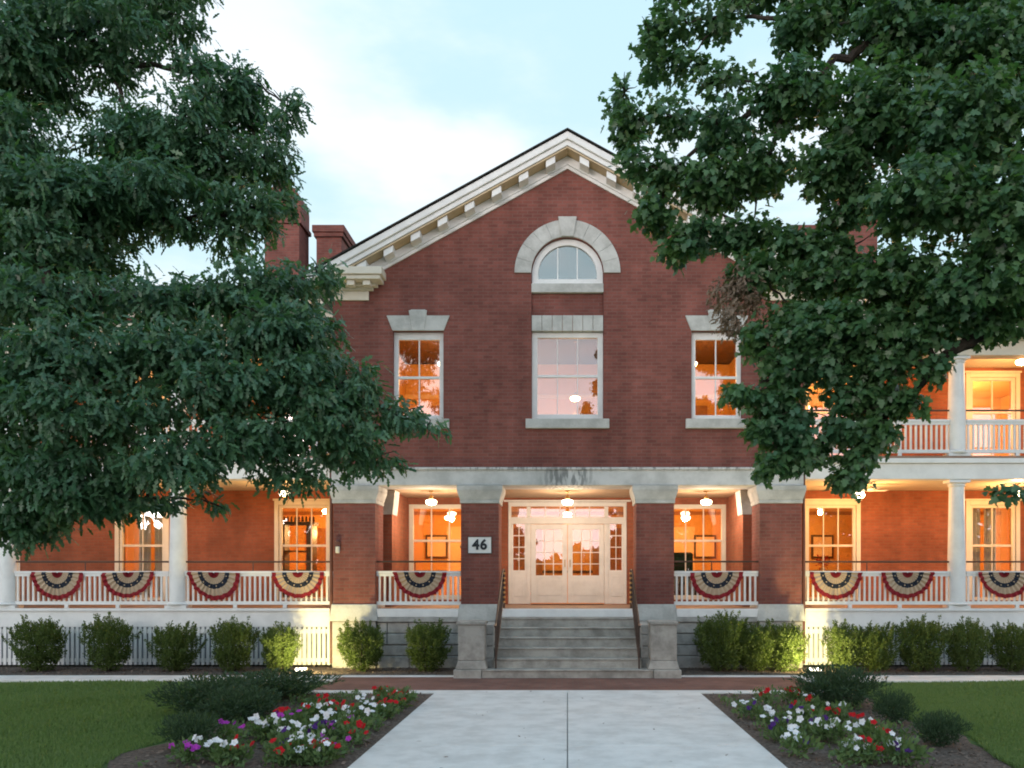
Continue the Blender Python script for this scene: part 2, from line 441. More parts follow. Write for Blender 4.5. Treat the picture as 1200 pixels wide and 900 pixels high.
st.plate([(-0.13, 1.0), (0.13, 1.0), (0.2, 1.42), (-0.2, 1.42)], [], -0.16, 0.0)
st.build('arch_surround', M['stone'], aw, bevel=0.01)
part('attic_floor', MB().box(-4.79, 4.79, 0.345, 7.9, 8.12, 8.2), M['wood'])
part('rear_gable', MB().plate([(-5.09, 4.36), (5.09, 4.36), (5.09, 8.30), (0.0, roofz(0) - 0.12), (-5.09, 8.30)], [], 8.31, 8.6), M['brick'])

# pediment: rake, soffit, modillions, frieze, cornice returns
def rake(x0, x1, t0, t1):
    return [(x0, roofz(x0) - t0), (x1, roofz(x1) - t0), (x1, roofz(x1) - t1), (x0, roofz(x0) - t1)]
def chev(xe, t0, t1):
    return [(-xe, roofz(xe) - t0), (0, roofz(0) - t0), (xe, roofz(xe) - t0), (xe, roofz(xe) - t1), (0, roofz(0) - t1), (-xe, roofz(xe) - t1)]
rf = MB()
for s in (-1, 1):
    rf.add([(0, -0.5, 11.465), (s * 5.62, -0.5, 11.465 - 0.55 * 5.62), (s * 5.62, 9, 11.465 - 0.55 * 5.62), (0, 9, 11.465),
            (0, -0.5, 11.44), (s * 5.62, -0.5, 11.44 - 0.55 * 5.62), (s * 5.62, 9, 11.44 - 0.55 * 5.62), (0, 9, 11.44)],
           [(0, 1, 2, 3), (7, 6, 5, 4), (0, 4, 5, 1), (1, 5, 6, 2), (2, 6, 7, 3)])
roof = part('roof', rf, M['roof'])
ped = empty('pediment', (0, 0, 0), B)
c1 = MB().plate(chev(5.55, 0.065, 0.22), [], -0.46, -0.30)
c1.plate(chev(5.50, 0.225, 0.34), [], -0.41, -0.30)
c1.build('crown_moulding', M['white'], ped, bevel=0.012)
MB().plate(chev(5.5, 0.36, 0.39), [], -0.40, -0.0).build('soffit', mat('tan_soffit_paint', (0.56, 0.43, 0.27), 0.6, 0.3, var=0.15), ped)
for s in (-1, 1):
    x = 0.36
    while x < 5.0:
        MB().plate([(s * (x - 0.1), roofz(x - 0.1) - 0.395), (s * (x + 0.1), roofz(x + 0.1) - 0.395), (s * (x + 0.1), roofz(x + 0.1) - 0.54), (s * (x - 0.1), roofz(x - 0.1) - 0.54)], [], -0.36, -0.07).build('modillion', M['white'], ped, bevel=0.008)
        x += 0.575
fz = MB().plate(chev(5.05, 0.40, 0.58), [], -0.065, -0.003)
fz.plate(chev(5.05, 0.585, 0.66), [], -0.045, -0.003)
fz.build('frieze', M['white'], ped)
for s in (-1, 1):
    r_ = MB()
    r_.box(s * 4.30, s * 5.11, -0.05, -0.003, 7.97, 8.17); r_.box(s * 4.20, s * 5.13, -0.09, -0.003, 8.173, 8.24)
    r_.box(s * 4.10, s * 5.2, -0.15, -0.003, 8.243, 8.31)
    r_.box(s * 3.98, s * 5.3, -0.40, -0.003, 8.313, 8.40); r_.box(s * 3.93, s * 5.24, -0.45, -0.003, 8.403, 8.56)
    for x in (4.28, 4.62, 4.96): r_.box(s * (x - 0.08), s * (x + 0.08), -0.34, -0.155, 8.20, 8.31)
    r_.box(s * 5.095, s * 5.5, -0.40, 8.0, 8.16, 8.30); r_.box(s * 5.095, s * 5.22, -0.05, 8.0, 7.95, 8.157)
    r_.build('cornice_return', M['cream'], ped, bevel=0.01)

# portico: stone band, piers, capitals, floor, ceiling
def stone_band_mat():
    m = mat('weathered_band', (0.60, 0.61, 0.60), 0.85, 0.2, col2=(0.44, 0.45, 0.44), vscale=1.8, bump=0.3, bscale=25)
    t = m.node_tree; b = t.nodes['Principled BSDF']
    base = b.inputs['Base Color'].links[0].from_socket
    tcn = N(t, 'ShaderNodeTexCoord'); sp = N(t, 'ShaderNodeSeparateXYZ'); t.links.new(tcn.outputs['Object'], sp.inputs[0])
    mp_ = N(t, 'ShaderNodeMapping'); mp_.inputs['Scale'].default_value = (9.0, 3.0, 2.2); t.links.new(tcn.outputs['Object'], mp_.inputs[0])
    n = N(t, 'ShaderNodeTexNoise'); n.inputs['Scale'].default_value = 1.6; n.inputs['Detail'].default_value = 6
    t.links.new(mp_.outputs[0], n.inputs[0])
    stain = mathn(t, 'MULTIPLY', maprange(t, n.outputs[0], 0.42, 0.6), maprange(t, mathn(t, 'ABSOLUTE', sp.outputs[0]), 0.75, 0.25))
    top = mathn(t, 'MULTIPLY', maprange(t, n.outputs[0], 0.5, 0.65), maprange(t, sp.outputs[2], 4.24, 4.36))
    st_ = mathn(t, 'MULTIPLY', mathn(t, 'MAXIMUM', stain, top), 0.75)
    t.links.new(mixc(t, st_, base, (0.13, 0.14, 0.14)), b.inputs['Base Color'])
    return m
bd = MB(); bd.box(-5.11, 5.11, -0.04, 0.80, 3.968, 4.30); bd.box(-5.14, 5.14, -0.075, 0.80, 4.302, 4.356)
part('stone_band', bd, stone_band_mat(), bevel=0.01)
for s in (-1, 1):
    for (a, b_, kind) in ((1.49, 2.31, 'inner'), (4.17, 5.08, 'outer')):
        p = empty('portico_pier', (s * (a + b_) / 2, 0, 0), B)
        h = (b_ - a) / 2
        MB().box(-h, h, 0.0, 0.80, 1.396, 3.58).build('shaft', M['brick'], p)
        c_ = MB(); e = 0.085
        c_.box(-h - 0.02, h + 0.02, -0.025, 0.82, 3.582, 3.66)
        c_.frustum((-h - 0.02, h + 0.02, -0.025, 0.82), (-h - e, h + e, -0.06, 0.84), 3.66, 3.86)
        c_.box(-h - e, h + e, -0.06, 0.84, 3.86, 3.965)
        c_.build('capital', M['stone'], p, bevel=0.008)
        MB().frustum((-h - 0.07, h + 0.07, -0.07, 0.86), (-h - 0.03, h + 0.03, -0.035, 0.83), 1.03, 1.393).build('base', M['stone'], p, bevel=0.012)
        MB().box(-h - 0.02, h + 0.02, -0.02, 0.84, -0.1, 1.027).build('plinth', M['stone_rough'], p, bevel=0.02)
# foundation stones between the piers
for s in (-1, 1):
    fs = MB()
    z = 0.0; row = 0
    while z < 0.78:
        h = (0.27, 0.24, 0.25, 0.24)[row % 4]
        x = 2.34
        while x < 4.13:
            wd = random.uniform(0.35, 0.75); x2 = min(x + wd, 4.13)
            if 4.13 - x2 < 0.18: x2 = 4.13
            fs.box(s * (x + 0.006), s * (x2 - 0.006), 0.02 + random.uniform(-0.02, 0.02), 0.4, z + 0.006, z + h - 0.006)
            x = x2
        z += h; row += 1
    fs.box(s * 2.34, s * 4.13, -0.035, 0.4, (1.006 if z > 0.9 else z + 0.004), 1.115)
    part('foundation', fs, M['stone_rough'], bevel=0.018)
fa = MB()
for a, b_ in ((-4.14, -2.36), (2.36, 4.14)): fa.box(a, b_, -0.03, 0.06, 1.118, 1.296)
fa.box(-1.46, 1.46, -0.08, 0.06, 1.118, 1.296)
part('fascia', fa, M['white'], bevel=0.008)
part('porch_floor', MB().box(-17, 17, 0.23, YB - 0.005, 1.20, 1.30).box(-4.14, 4.14, 0.061, 0.229, 1.20, 1.299), M['floor'])
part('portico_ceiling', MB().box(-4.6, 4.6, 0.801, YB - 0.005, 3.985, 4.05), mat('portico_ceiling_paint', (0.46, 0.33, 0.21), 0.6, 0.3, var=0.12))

# porch walls at the back, with door and window openings
wall_holes = []
PW = [(-4.00, -2.42), (2.42, 4.00)]
porch_windows = [(a, b_, F1 + 0.12, 3.82) for a, b_ in PW]
outer = rect(-4.62, 4.62, 0.3, 4.35)
hol = [rect(a, b_, z0, z1) for a, b_, z0, z1 in porch_windows] + [rect(-1.5, 1.5, F1 + 0.005, 3.885)]
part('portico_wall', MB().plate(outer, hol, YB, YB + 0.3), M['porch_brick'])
for a, b_, z0, z1 in porch_windows:
    window(a + 0.002, b_ - 0.002, z0, z1, YB + 0.02, 3, 0.11, 0.1, rail=0.63, m=M['cream'], mun=0.03)
for s in (-1, 1):
    pb = MB().box(s * 4.03, s * 4.40, 1.1, YB - 0.003, 1.301, 3.983)
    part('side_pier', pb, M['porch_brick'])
    part('side_capital', MB().frustum((min(s * 4.01, s * 4.42), max(s * 4.01, s * 4.42), 1.08, 1.6), (min(s * 3.95, s * 4.48), max(s * 3.95, s * 4.48), 1.04, 1.6), 3.42, 3.98), M['stone'], bevel=0.01)
wing_w = [(6.02, 7.28), (10.15, 11.3), (13.9, 15.0)]
for s in (-1, 1):
    hol = []
    for a, b_ in wing_w:
        for z0, z1 in ((F1 + 0.10, 3.80), (F2 + 0.3, 7.02)):
            x0, x1 = sorted((s * a, s * b_)); hol.append(rect(x0, x1, z0, z1))
            window(x0 + 0.002, x1 - 0.002, z0, z1, YB + 0.02, 3 if a < 7 else 2, 0.07, 0.1, rail=0.58, m=M['cream'], outer_trim=0.11)
    x0, x1 = sorted((s * 4.63, s * 17)); 
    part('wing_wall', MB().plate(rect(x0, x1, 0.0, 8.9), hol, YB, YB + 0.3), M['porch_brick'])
part('rear_wall', MB().box(-17, 17, 8.0, 8.3, 0, 8.9).box(-17, -16.7, 3.31, 7.99, 0, 8.9).box(16.7, 17, 3.31, 7.99, 0, 8.9), M['brick'])

# rooms behind the windows
rm = MB()
for z0, z1 in ((1.16, 1.29), (4.18, 4.32)): rm.box(-16.6, 16.6, 3.32, 7.9, z0, z1)
rm.box(-4.75, 4.75, 0.36, 3.3, 4.36, 4.45); rm.box(-16.6, -4.66, 3.32, 7.9, 7.35, 7.45); rm.box(4.66, 16.6, 3.32, 7.9, 7.35, 7.45)
for x in (2.05, 4.7, 8.9, 13.0):
    for s in (-1, 1):
        rm.box(s * x - 0.05, s * x + 0.05, 3.33, 7.0, 1.3, 4.17)
        if x != 2.05: rm.box(s * x - 0.05, s * x + 0.05, 3.33 if x > 5 else 0.37, 7.0, 4.33 if x > 5 else 4.46, 7.34 if x > 5 else 8.1)
for s in (-1, 1): rm.box(s * 1.6 - 0.05, s * 1.6 + 0.05, 0.37, 6.0, 4.46, 8.1)
rm.box(-16.6, 16.6, 7.0, 7.1, 1.3, 4.17); rm.box(-16.6, 16.6, 7.01, 7.1, 4.33, 7.34); rm.box(-4.75, 4.75, 6.0, 6.1, 4.46, 8.1)
for x in (-9.8, -5.9, -3.1, 3.3, 6.6, 10.7):                    # inner door casings on the rooms' back walls
    rm.box(x - 0.5, x + 0.5, 6.95, 6.99, 1.31, 3.5, 1)
rm.box(-4.7, 4.7, 5.94, 5.99, 7.1, 7.22, 1); 
for x in (-3.9, -2.6, -9.2, -11.6, 2.7, 4.1, 7.6, 9.9, 11.7):        # panelled doors and framed pictures on the rooms' back walls
    rm.box(x - 0.33, x + 0.33, 6.93, 6.985, 2.55, 3.25, 2); rm.box(x - 0.27, x + 0.27, 6.90, 6.928, 2.61, 3.19, 1)
for x in (-7.3, -1.2, 1.2, 5.6, 9.3, -10.2):
    rm.box(x - 0.45, x + 0.45, 6.90, 6.985, 1.3, 3.45, 3)
rm.box(-16.5, 16.5, 6.96, 6.99, 2.12, 2.19, 2); rm.box(-16.5, 16.5, 6.975, 6.992, 3.85, 3.95, 3)
rm.box(-4.6, 4.6, 5.96, 5.99, 6.1, 6.16, 2)
for x in (-3.6, -2.6, 2.7, 3.7): rm.box(x - 0.3, x + 0.3, 5.92, 5.955, 5.0, 6.9, 3)
part('interior_walls', rm, [M['room'], M['room_ceiling'], M['wood'], mat('stained_wood', (0.36, 0.16, 0.05), 0.5, 0.4, var=0.25)])

# front door set
dr = empty('entrance_doorway', (0, YB + 0.02, F1), B)
f = MB()
D = 0.12
Z = lambda z: z - F1
f.box(-1.495, -1.42, 0, D, 0.01, Z(3.88)); f.box(1.42, 1.495, 0, D, 0.01, Z(3.88))
f.box(-1.42, 1.42, 0, D, Z(3.77), Z(3.88))
f.box(-1.42, 1.42, 0.01, D, Z(3.33), Z(3.50))                 # transom bar
for s in (-1, 1):
    f.box(s * 0.93, s * 1.03, 0.005, D, 0.01, Z(3.325))
    f.box(s * 0.93, s * 1.03, 0.005, D, Z(3.505), Z(3.765))
    f.box(s * 1.03, s * 1.42, 0.02, D - 0.02, 0.01, Z(2.16))    # sidelight panel
    f.box(s * 1.03, s * 1.08, 0.02, D - 0.02, Z(2.162), Z(3.325)); f.box(s * 1.37, s * 1.42, 0.02, D - 0.02, Z(2.162), Z(3.325))
    f.box(s * 1.10, s * 1.35, 0.008, 0.02, 0.2, Z(2.02))
    for k in range(1, 4):
        zz = Z(2.16) + (3.325 - 2.16) * k / 4
        f.box(s * 1.08, s * 1.37, 0.04, 0.08, zz - 0.013, zz + 0.013)
    f.box(s * 1.215, s * 1.235, 0.045, 0.075, Z(2.162), Z(3.325))
for k in range(1, 5):
    xx = -0.93 + 1.86 * k / 5 
    f.box(xx - 0.015, xx + 0.015, 0.04, 0.08, Z(3.505), Z(3.765))
f.box(-1.6, 1.6, -0.04, 0.0, Z(3.885), Z(3.93))
f.build('door_frame', M['white'], dr, bevel=0.006)
g = MB()
for s in (-1, 1):
    g.box(s * 1.075, s * 1.375, 0.057, 0.063, Z(2.15), Z(3.33)); g.box(s * 1.03, s * 1.425, 0.057, 0.063, Z(3.49), Z(3.775))
g.box(-0.935, 0.935, 0.057, 0.063, Z(3.49), Z(3.775))
g.build('sidelight_pane', M['glass'], dr)
for s in (-1, 1):
    d_ = MB()
    xi, xo = s * 0.006, s * 0.925
    a, b_ = s * 0.13, s * 0.80
    d_.box(xi, a, 0.03, 0.08, 0.03, Z(3.32)); d_.box(b_, xo, 0.03, 0.08, 0.03, Z(3.32))
    d_.box(a, b_, 0.03, 0.08, Z(3.19), Z(3.32)); d_.box(a, b_, 0.03, 0.08, 0.03, Z(2.03))
    d_.box(s * 0.18, s * 0.75, 0.02, 0.029, 0.22, Z(1.92))
    for k in range(1, 3):
        xm = a + (b_ - a) * k / 3; d_.box(xm - 0.012, xm + 0.012, 0.04, 0.07, Z(2.03), Z(3.19))
    for k in range(1, 4):
        zm = Z(2.03) + 1.16 * k / 4; d_.box(a, b_, 0.042, 0.068, zm - 0.012, zm + 0.012)
    d_.build('door_leaf', M['white'], dr, bevel=0.005)
    MB().box(a - s * 0.004, b_ + s * 0.004, 0.053, 0.057, Z(2.02), Z(3.2)).build('door_pane', M['glass'], dr)
    MB().tube([(s * 0.065, 0.03, 0.95), (s * 0.065, -0.03, 0.95), (s * 0.065, -0.03, 1.12), (s * 0.065, 0.03, 1.12)], 0.011).build('door_handle', M['brass'], dr)
MB().box(-0.9, 0.9, -0.5, -0.02, -0.0 + 0.003, 0.018).build('door_mat', M['wood'], dr)

# front steps
sp_ = empty('entrance_steps', (0, 0, 0), B)
ys = [-2.0, -1.68, -1.36, -1.04, -0.72, -0.40, -0.085]
s_ = MB()
for i in range(6):
    hw = 1.66 if i == 0 else 1.46
    s_.box(-hw, hw, ys[i], ys[i + 1] + 0.02 if i < 5 else -0.085, -0.05 if i == 0 else 0.186 * i - 0.02, 0.186 * (i + 1) - 0.03)
    s_.box(-hw - 0.005, hw + 0.005, ys[i] - 0.025, ys[i + 1] + 0.018 if i < 5 else -0.085, 0.186 * (i + 1) - 0.028, 0.186 * (i + 1))
s_.build('treads', M['stone_worn'], sp_, bevel=0.01)
for s in (-1, 1):
    ck = MB()
    for i, (zt, y1) in enumerate(((0.36, -0.1), (0.6, -0.1), (0.83, -0.1), (1.028, -0.1))):
        zb = (0.0, 0.366, 0.606, 0.836)[i]
        ck.box(s * 1.475, s * 2.08, -1.49, y1, zb, zt)
    ck.build('cheek_wall', M['stone_rough'], sp_, bevel=0.015)
    pd = MB()
    x0, x1 = s * 1.61, s * 2.12
    pd.box(s * 1.665, s * 2.20, -2.05, -1.48, -0.05, 0.19)
    a, b_ = sorted((x0, x1))
    pd.frustum((a - 0.05, b_ + 0.05, -2.02, -1.5), (a, b_, -1.99, -1.5), 0.193, 0.36)
    pd.box(x0, x1, -1.985, -1.5, 0.362, 1.05)
    pd.box(a - 0.025, b_ + 0.025, -2.01, -1.49, 1.053, 1.12)
    pd.build('pedestal', M['stone_worn'], sp_, bevel=0.015)
    x = s * 1.40
    hr = MB()
    hr.tube([(x, -1.82, 0.19), (x, -1.82, 1.06)], 0.018); hr.tube([(x, 0.30, 1.30), (x, 0.30, 2.16)], 0.024)
    hr.tube([(x, -1.98, 1.02), (x, -1.82, 1.06), (x, -0.05, 2.13), (x, 0.34, 2.15)], 0.020)
    hr.tube([(x, -1.82, 0.32), (x, -0.05, 1.40), (x, 0.30, 1.42)], 0.014)
    for k in range(13):
        y = -1.68 + k * 0.135
        hr.tube([(x, y, 0.32 + (y + 1.82) * 0.61), (x, y, 1.06 + (y + 1.82) * 0.604)], 0.006, 6)
    hr.build('handrail', M['iron'], sp_)
    nb = MB()
    for k in range(7): nb.lathe([(0.001, 0), (0.036, 0.02), (0.036, 0.05), (0.001, 0.07)], (x, 0.30, 1.40 + k * 0.105), 10)
    nb.build('newel_rings', M['brass'], sp_)

# wings: skirt, lattice, beams, columns, railings, floors, roofs
YW = 0.20
cols = [8.6, 12.35, 16.1]
def railing(x0, x1, zf, y, posts=3):
    r_ = empty('railing', ((x0 + x1) / 2, y, zf), B)
    h = (x1 - x0) / 2
    m_ = MB()
    m_.box(-h, h, -0.045, 0.045, 0.76, 0.815); m_.box(-h, h, -0.03, 0.03, 0.70, 0.757); m_.box(-h, h, -0.03, 0.03, 0.075, 0.15)
    n = max(2, int(2 * h / 0.112))
    for i in range(n):
        x = -h + (i + 0.5) * 2 * h / n
        m_.box(x - 0.02, x + 0.02, -0.02, 0.02, 0.151, 0.699)
    for k in range(1, posts):
        x = -h + 2 * h * k / posts; m_.box(x - 0.04, x + 0.04, -0.03, 0.03, 0.002, 0.074)
    m_.build('balustrade', M['white'], r_)
    p_ = MB().tube([(-h - 0.02, 0.02, 1.02), (h + 0.02, 0.02, 1.02)], 0.021)
    for k in (0.45, ): p_.tube([(-h + 2 * h * k, 0.02, 0.8), (-h + 2 * h * k, 0.02, 1.02)], 0.012)
    p_.build('pipe_rail', M['iron'], r_)
for s in (-1, 1):
    railing(*sorted((s * 2.325, s * 4.155)), F1, 0.12, 1)
    x0, x1 = sorted((s * 5.13, s * 17))
    part('skirt_board', MB().box(x0, x1, YW, YW + 0.03, 0.89, 1.235).box(x0, x1, YW - 0.035, YW + 0.03, 1.238, 1.299), M['white'], bevel=0.006)
    lt = MB()
    x = 5.2
    while x < 16.9:
        lt.box(s * x, s * (x + 0.066), YW, YW + 0.02, 0.06, 0.888); x += 0.106
    lt.box(x0, x1, YW + 0.021, YW + 0.05, 0.12, 0.20); lt.box(x0, x1, YW + 0.021, YW + 0.05, 0.75, 0.84)
    part('picket_skirt', lt, M['white'])
    part('lit_gap_board', MB().box(x0, x1, YW + 0.10, YW + 0.12, 0.05, 0.885), mat('lit_gap_grey', (0.36, 0.40, 0.45), 0.9, 0.1, var=0.3))  # added board; its grey stands in for light in the gaps between pickets
    bm_ = MB().box(x0, x1, YW - 0.02, YW + 0.32, 4.125, 4.47).box(x0, x1, YW - 0.07, YW + 0.32, 4.473, 4.58)
    part('porch_beam', bm_, M['white'], bevel=0.012)
    part('upper_floor', MB().box(x0, x1, YW + 0.0, YB - 0.005, 4.583, 4.64), M['floor'])
    part('porch_ceiling', MB().box(x0, x1, YW + 0.33, YB - 0.005, 4.17, 4.20).box(x0, x1, YW + 0.33, YB - 0.005, 7.26, 7.30), M['porch_ceiling'])
    part('eave_beam', MB().box(x0, x1, YW - 0.02, YW + 0.32, 6.84, 7.16).box(x0, x1, YW - 0.08, YW + 0.32, 7.163, 7.23), M['cream'], bevel=0.012)
    ev = MB().box(x0, x1, YW - 0.45, YW + 0.33, 7.24, 7.30).box(x0, x1, YW - 0.50, YW - 0.40, 7.303, 7.44)
    part('eave', ev, M['cream'], bevel=0.012)
    rf = MB()
    rf.plate([(YW - 0.52, 7.46), (YW - 0.52, 7.40), (YB - 0.004, 8.30), (YB - 0.004, 8.36)], [], s * 5.12, s * 17.2, axis='x')
    part('porch_roof', rf, M['roof'])
    part('wing_cornice', MB().box(x0, x1, YB - 0.45, YB - 0.003, 8.72, 8.9).box(x0, x1, YB - 0.12, YB - 0.003, 8.5, 8.717), M['cream'])
    rf = MB()
    rf.plate([(YB - 0.55, 8.93), (5.65, 10.25), (8.9, 8.93), (8.9, 8.86), (5.65, 10.17), (YB - 0.55, 8.86)], [], s * 4.6, s * 17.3, axis='x')
    part('wing_roof', rf, M['roof'])
    prev = 5.10
    for c in cols:
        for zf, zt in ((F1, 4.12), (F2, 6.835)):
            pc = empty('porch_column', (s * c, YW + 0.16, zf), B)
            H = zt - zf
            MB().lathe([(0.185, 0.12), (0.187, H * 0.35), (0.158, H - 0.14)], (0, 0, 0), 28).build('shaft', M['white'], pc, smooth=True)
            MB().box(-0.235, 0.235, -0.16, 0.16, 0.002, 0.06).lathe([(0.22, 0.061), (0.235, 0.09), (0.19, 0.125)], (0, 0, 0), 28).build('base', M['white'], pc, smooth=True)
            MB().lathe([(0.16, H - 0.15), (0.18, H - 0.13), (0.18, H - 0.11), (0.165, H - 0.10), (0.215, H - 0.06)], (0, 0, 0), 28).box(-0.23, 0.23, -0.17, 0.17, H - 0.058, H - 0.003).build('capital', M['white'], pc, smooth=True)
            railing(*sorted((s * (prev + (0.03 if prev < 6 else 0.18)), s * (c - 0.18))), zf, YW + 0.12)
        prev = c
    ds = MB().tube([(s * 5.16, YW - 0.06, 0.1), (s * 5.16, YW - 0.06, 7.2)], 0.035)
    part('downspout', ds, M['pipe'])

# chimneys
def chimney(x, y, w_, d_, z0, z1, hood):
    c_ = MB()
    c_.box(x - w_ / 2, x + w_ / 2, y - d_ / 2, y + d_ / 2, z0, z1)
    c_.box(x - w_ / 2 - 0.06, x + w_ / 2 + 0.06, y - d_ / 2 - 0.06, y + d_ / 2 + 0.06, z1 + 0.002, z1 + 0.12)
    if hood:
        c_.plate([(x - w_ / 2 - 0.03, z1 + 0.122)] + [(x + w_ / 2 + 0.03, z1 + 0.122)] + [(x + (w_ / 2 + 0.03) * math.cos(R(a)), z1 + 0.55 + 0.62 * math.sin(R(a))) for a in range(0, 181, 15)], [], y - d_ / 2 + 0.04, y + d_ / 2 - 0.04)
    else:
        c_.box(x - w_ / 2 - 0.1, x + w_ / 2 + 0.1, y - d_ / 2 - 0.1, y + d_ / 2 + 0.1, z1 + 0.124, z1 + 0.32)
    part('chimney', c_, M['brick'], bevel=0.01)
chimney(-8.05, 6.0, 0.98, 0.9, 9.5, 11.95, True)
chimney(-6.85, 6.6, 0.72, 1.2, 9.5, 11.75, False)
chimney(8.25, 6.0, 0.98, 0.9, 9.5, 11.95, True)
chimney(6.85, 6.6, 0.72, 1.2, 9.5, 11.75, False)

# curtains in the far wing windows
for s in (-1, 1):
    for (x0, x1) in ((10.28, 10.6), (10.7, 11.0)):
        cu = MB()
        n = 26; vs = []
        for i in range(n + 1):
            x = s * (x0 + (x1 - x0) * i / n); y = 3.42 + 0.03 * math.sin(i * 1.7)
            vs += [(x, y, 1.45), (x, y, 3.75)]
        cu.add(vs, [(2 * i, 2 * i + 2, 2 * i + 3, 2 * i + 1) for i in range(n)])
        part('curtain', cu, M['curtain'], smooth=True)

# ---------------------------------------------------------------- lamps
def pendant(x, y, zc, drop, energy, label, group, col=(1.0, 0.50, 0.17), r=0.13, cat='pendant lamp', name='pendant_lamp'):
    L = empty(name, (x, y, zc))
    tag(L, label, cat, group)
    MB().lathe([(0.06, -0.025), (0.06, -0.001)], (0, 0, 0), 14).tube([(0, 0, -0.02), (0, 0, -drop + 0.08)], 0.009, 6).build('stem', M['brass'], L)
    MB().lathe([(0.05, 0.0), (0.055, 0.05), (0.03, 0.09)], (0, 0, -drop + 0.02), 14).build('fitter', M['brass'], L)
    MB().lathe([(0.02, -0.105), (r * 0.75, -0.095), (r, -0.05), (r * 0.97, -0.01), (r * 0.6, 0.015), (0.05, 0.02)], (0, 0, -drop), 20).build('globe', M['globe'], L, smooth=True)
    l = bpy.data.lights.new('bulb', 'POINT'); l.energy = energy * (1.25 if drop > 0.4 else 1.9); l.color = col; l.shadow_soft_size = 0.07
    lo = bpy.data.objects.new('bulb', l); C.objects.link(lo); lo.parent = L; lo.location = (0, 0, -drop - (0.45 if drop > 0.4 else 0.19))
    return L
gp = 'pendant lamps in the portico'
pendant(-3.16, 1.3, 3.985, 0.22, 30, 'round glass pendant lamp over the portico bay on the left of the number sign', gp, (1.0, 0.77, 0.56))
pendant(0.0, 1.3, 3.985, 0.22, 30, 'round glass pendant lamp over the front double door', gp, (1.0, 0.77, 0.56))
pendant(3.22, 1.3, 3.985, 0.22, 30, 'round glass pendant lamp over the portico bay on the right of the door', gp, (1.0, 0.77, 0.56))
gw = 'lamps under the porch wings'
pendant(-6.6, 1.4, 4.17, 0.20, 24, 'porch lamp behind oak leaves above the display cabinet window', gw)
pendant(-10.4, 1.4, 4.17, 0.20, 24, 'porch lamp behind the oak leaves above the curtained window', gw)
pendant(10.5, 1.4, 4.17, 0.20, 52, 'porch lamp beside a leafy twig at the far right of the lower porch', gw)
pendant(10.6, 1.4, 7.26, 0.22, 62, 'glowing porch lamp on the upper porch at the right edge', gw, r=0.14)
pendant(6.3, 1.4, 7.26, 0.22, 60, 'upper porch lamp hidden behind the maple leaves', gw)
pendant(-6.6, 1.4, 7.26, 0.22, 45, 'upper porch lamp hidden behind the oak crown near the gable', gw)
pendant(-10.6, 1.4, 7.26, 0.22, 45, 'upper porch lamp hidden behind the oak crown at the far left', gw)
gi = 'lamps in the rooms'
for x, e, lab in ((-3.3, 85, 'room lamp behind the left portico window'), (0.0, 60, 'hall lamp behind the glass of the front doors'), (3.3, 80, 'room lamp behind the right portico window'),
                  (-6.3, 150, 'room lamp behind the window with the cabinet'), (-10.7, 90, 'room lamp behind the curtained window on the left'), (6.6, 75, 'room lamp behind the window beside the ceiling fan'), (10.7, 130, 'room lamp behind the curtained window at the far right')):
    pendant(x, 5.3, 4.18, 0.5, e, lab, gi)
for x, y, z, e, lab in ((-3.2, 3.4, 8.1, 130, 'upper room lamp behind the sash window on the left of the facade'), (0.2, 3.6, 8.1, 60, 'upper room lamp behind the wide middle window'), (3.2, 3.4, 8.1, 120, 'upper room lamp behind the sash window on the right of the facade'),
                     (6.6, 5.2, 7.34, 100, 'upper wing room lamp glimpsed between maple leaves'), (10.7, 5.2, 7.34, 190, 'upper wing room lamp behind the far right window'),
                     (-6.6, 5.2, 7.34, 60, 'upper wing room lamp behind the oak crown')):
    pendant(x, y, z, 1.45 if abs(x) < 1 else 0.6, e, lab, gi, (1.0, 0.62, 0.30) if abs(x) > 8 else (1.0, 0.50, 0.17))
# ceiling fan with a lamp
fx, fy = 6.85, 1.5
fan = tag(empty('ceiling_fan', (fx, fy, 4.17)), 'white ceiling fan with a lit lamp under the lower right porch', 'ceiling fan')
MB().lathe([(0.07, -0.03), (0.07, -0.001)], seg=14).tube([(0, 0, -0.02), (0, 0, -0.1)], 0.014).lathe([(0.10, -0.2), (0.12, -0.17), (0.12, -0.12), (0.06, -0.09)], seg=18).build('motor', M['white'], fan)
for k in range(5):
    a = 2 * math.pi * k / 5 + 0.05
    b_ = MB().frustum((0.14, 0.62, -0.05, 0.05), (0.14, 0.62, -0.05, 0.05), -0.165, -0.155).box(0.16, 0.66, -0.07, 0.07, -0.153, -0.143)
    o = b_.build('blade', M['white'], fan); o.rotation_euler = (0, 0, a)
MB().lathe([(0.02, -0.34), (0.09, -0.32), (0.12, -0.27), (0.10, -0.22), (0.05, -0.2)], seg=20).build('lamp_globe', M['globe'], fan, smooth=True)
l = bpy.data.lights.new('bulb', 'POINT'); l.energy = 105; l.color = (1.0, 0.50, 0.17); l.shadow_soft_size = 0.07
lo = bpy.data.objects.new('bulb', l); C.objects.link(lo); lo.parent = fan; lo.location = (0, 0, -0.43)

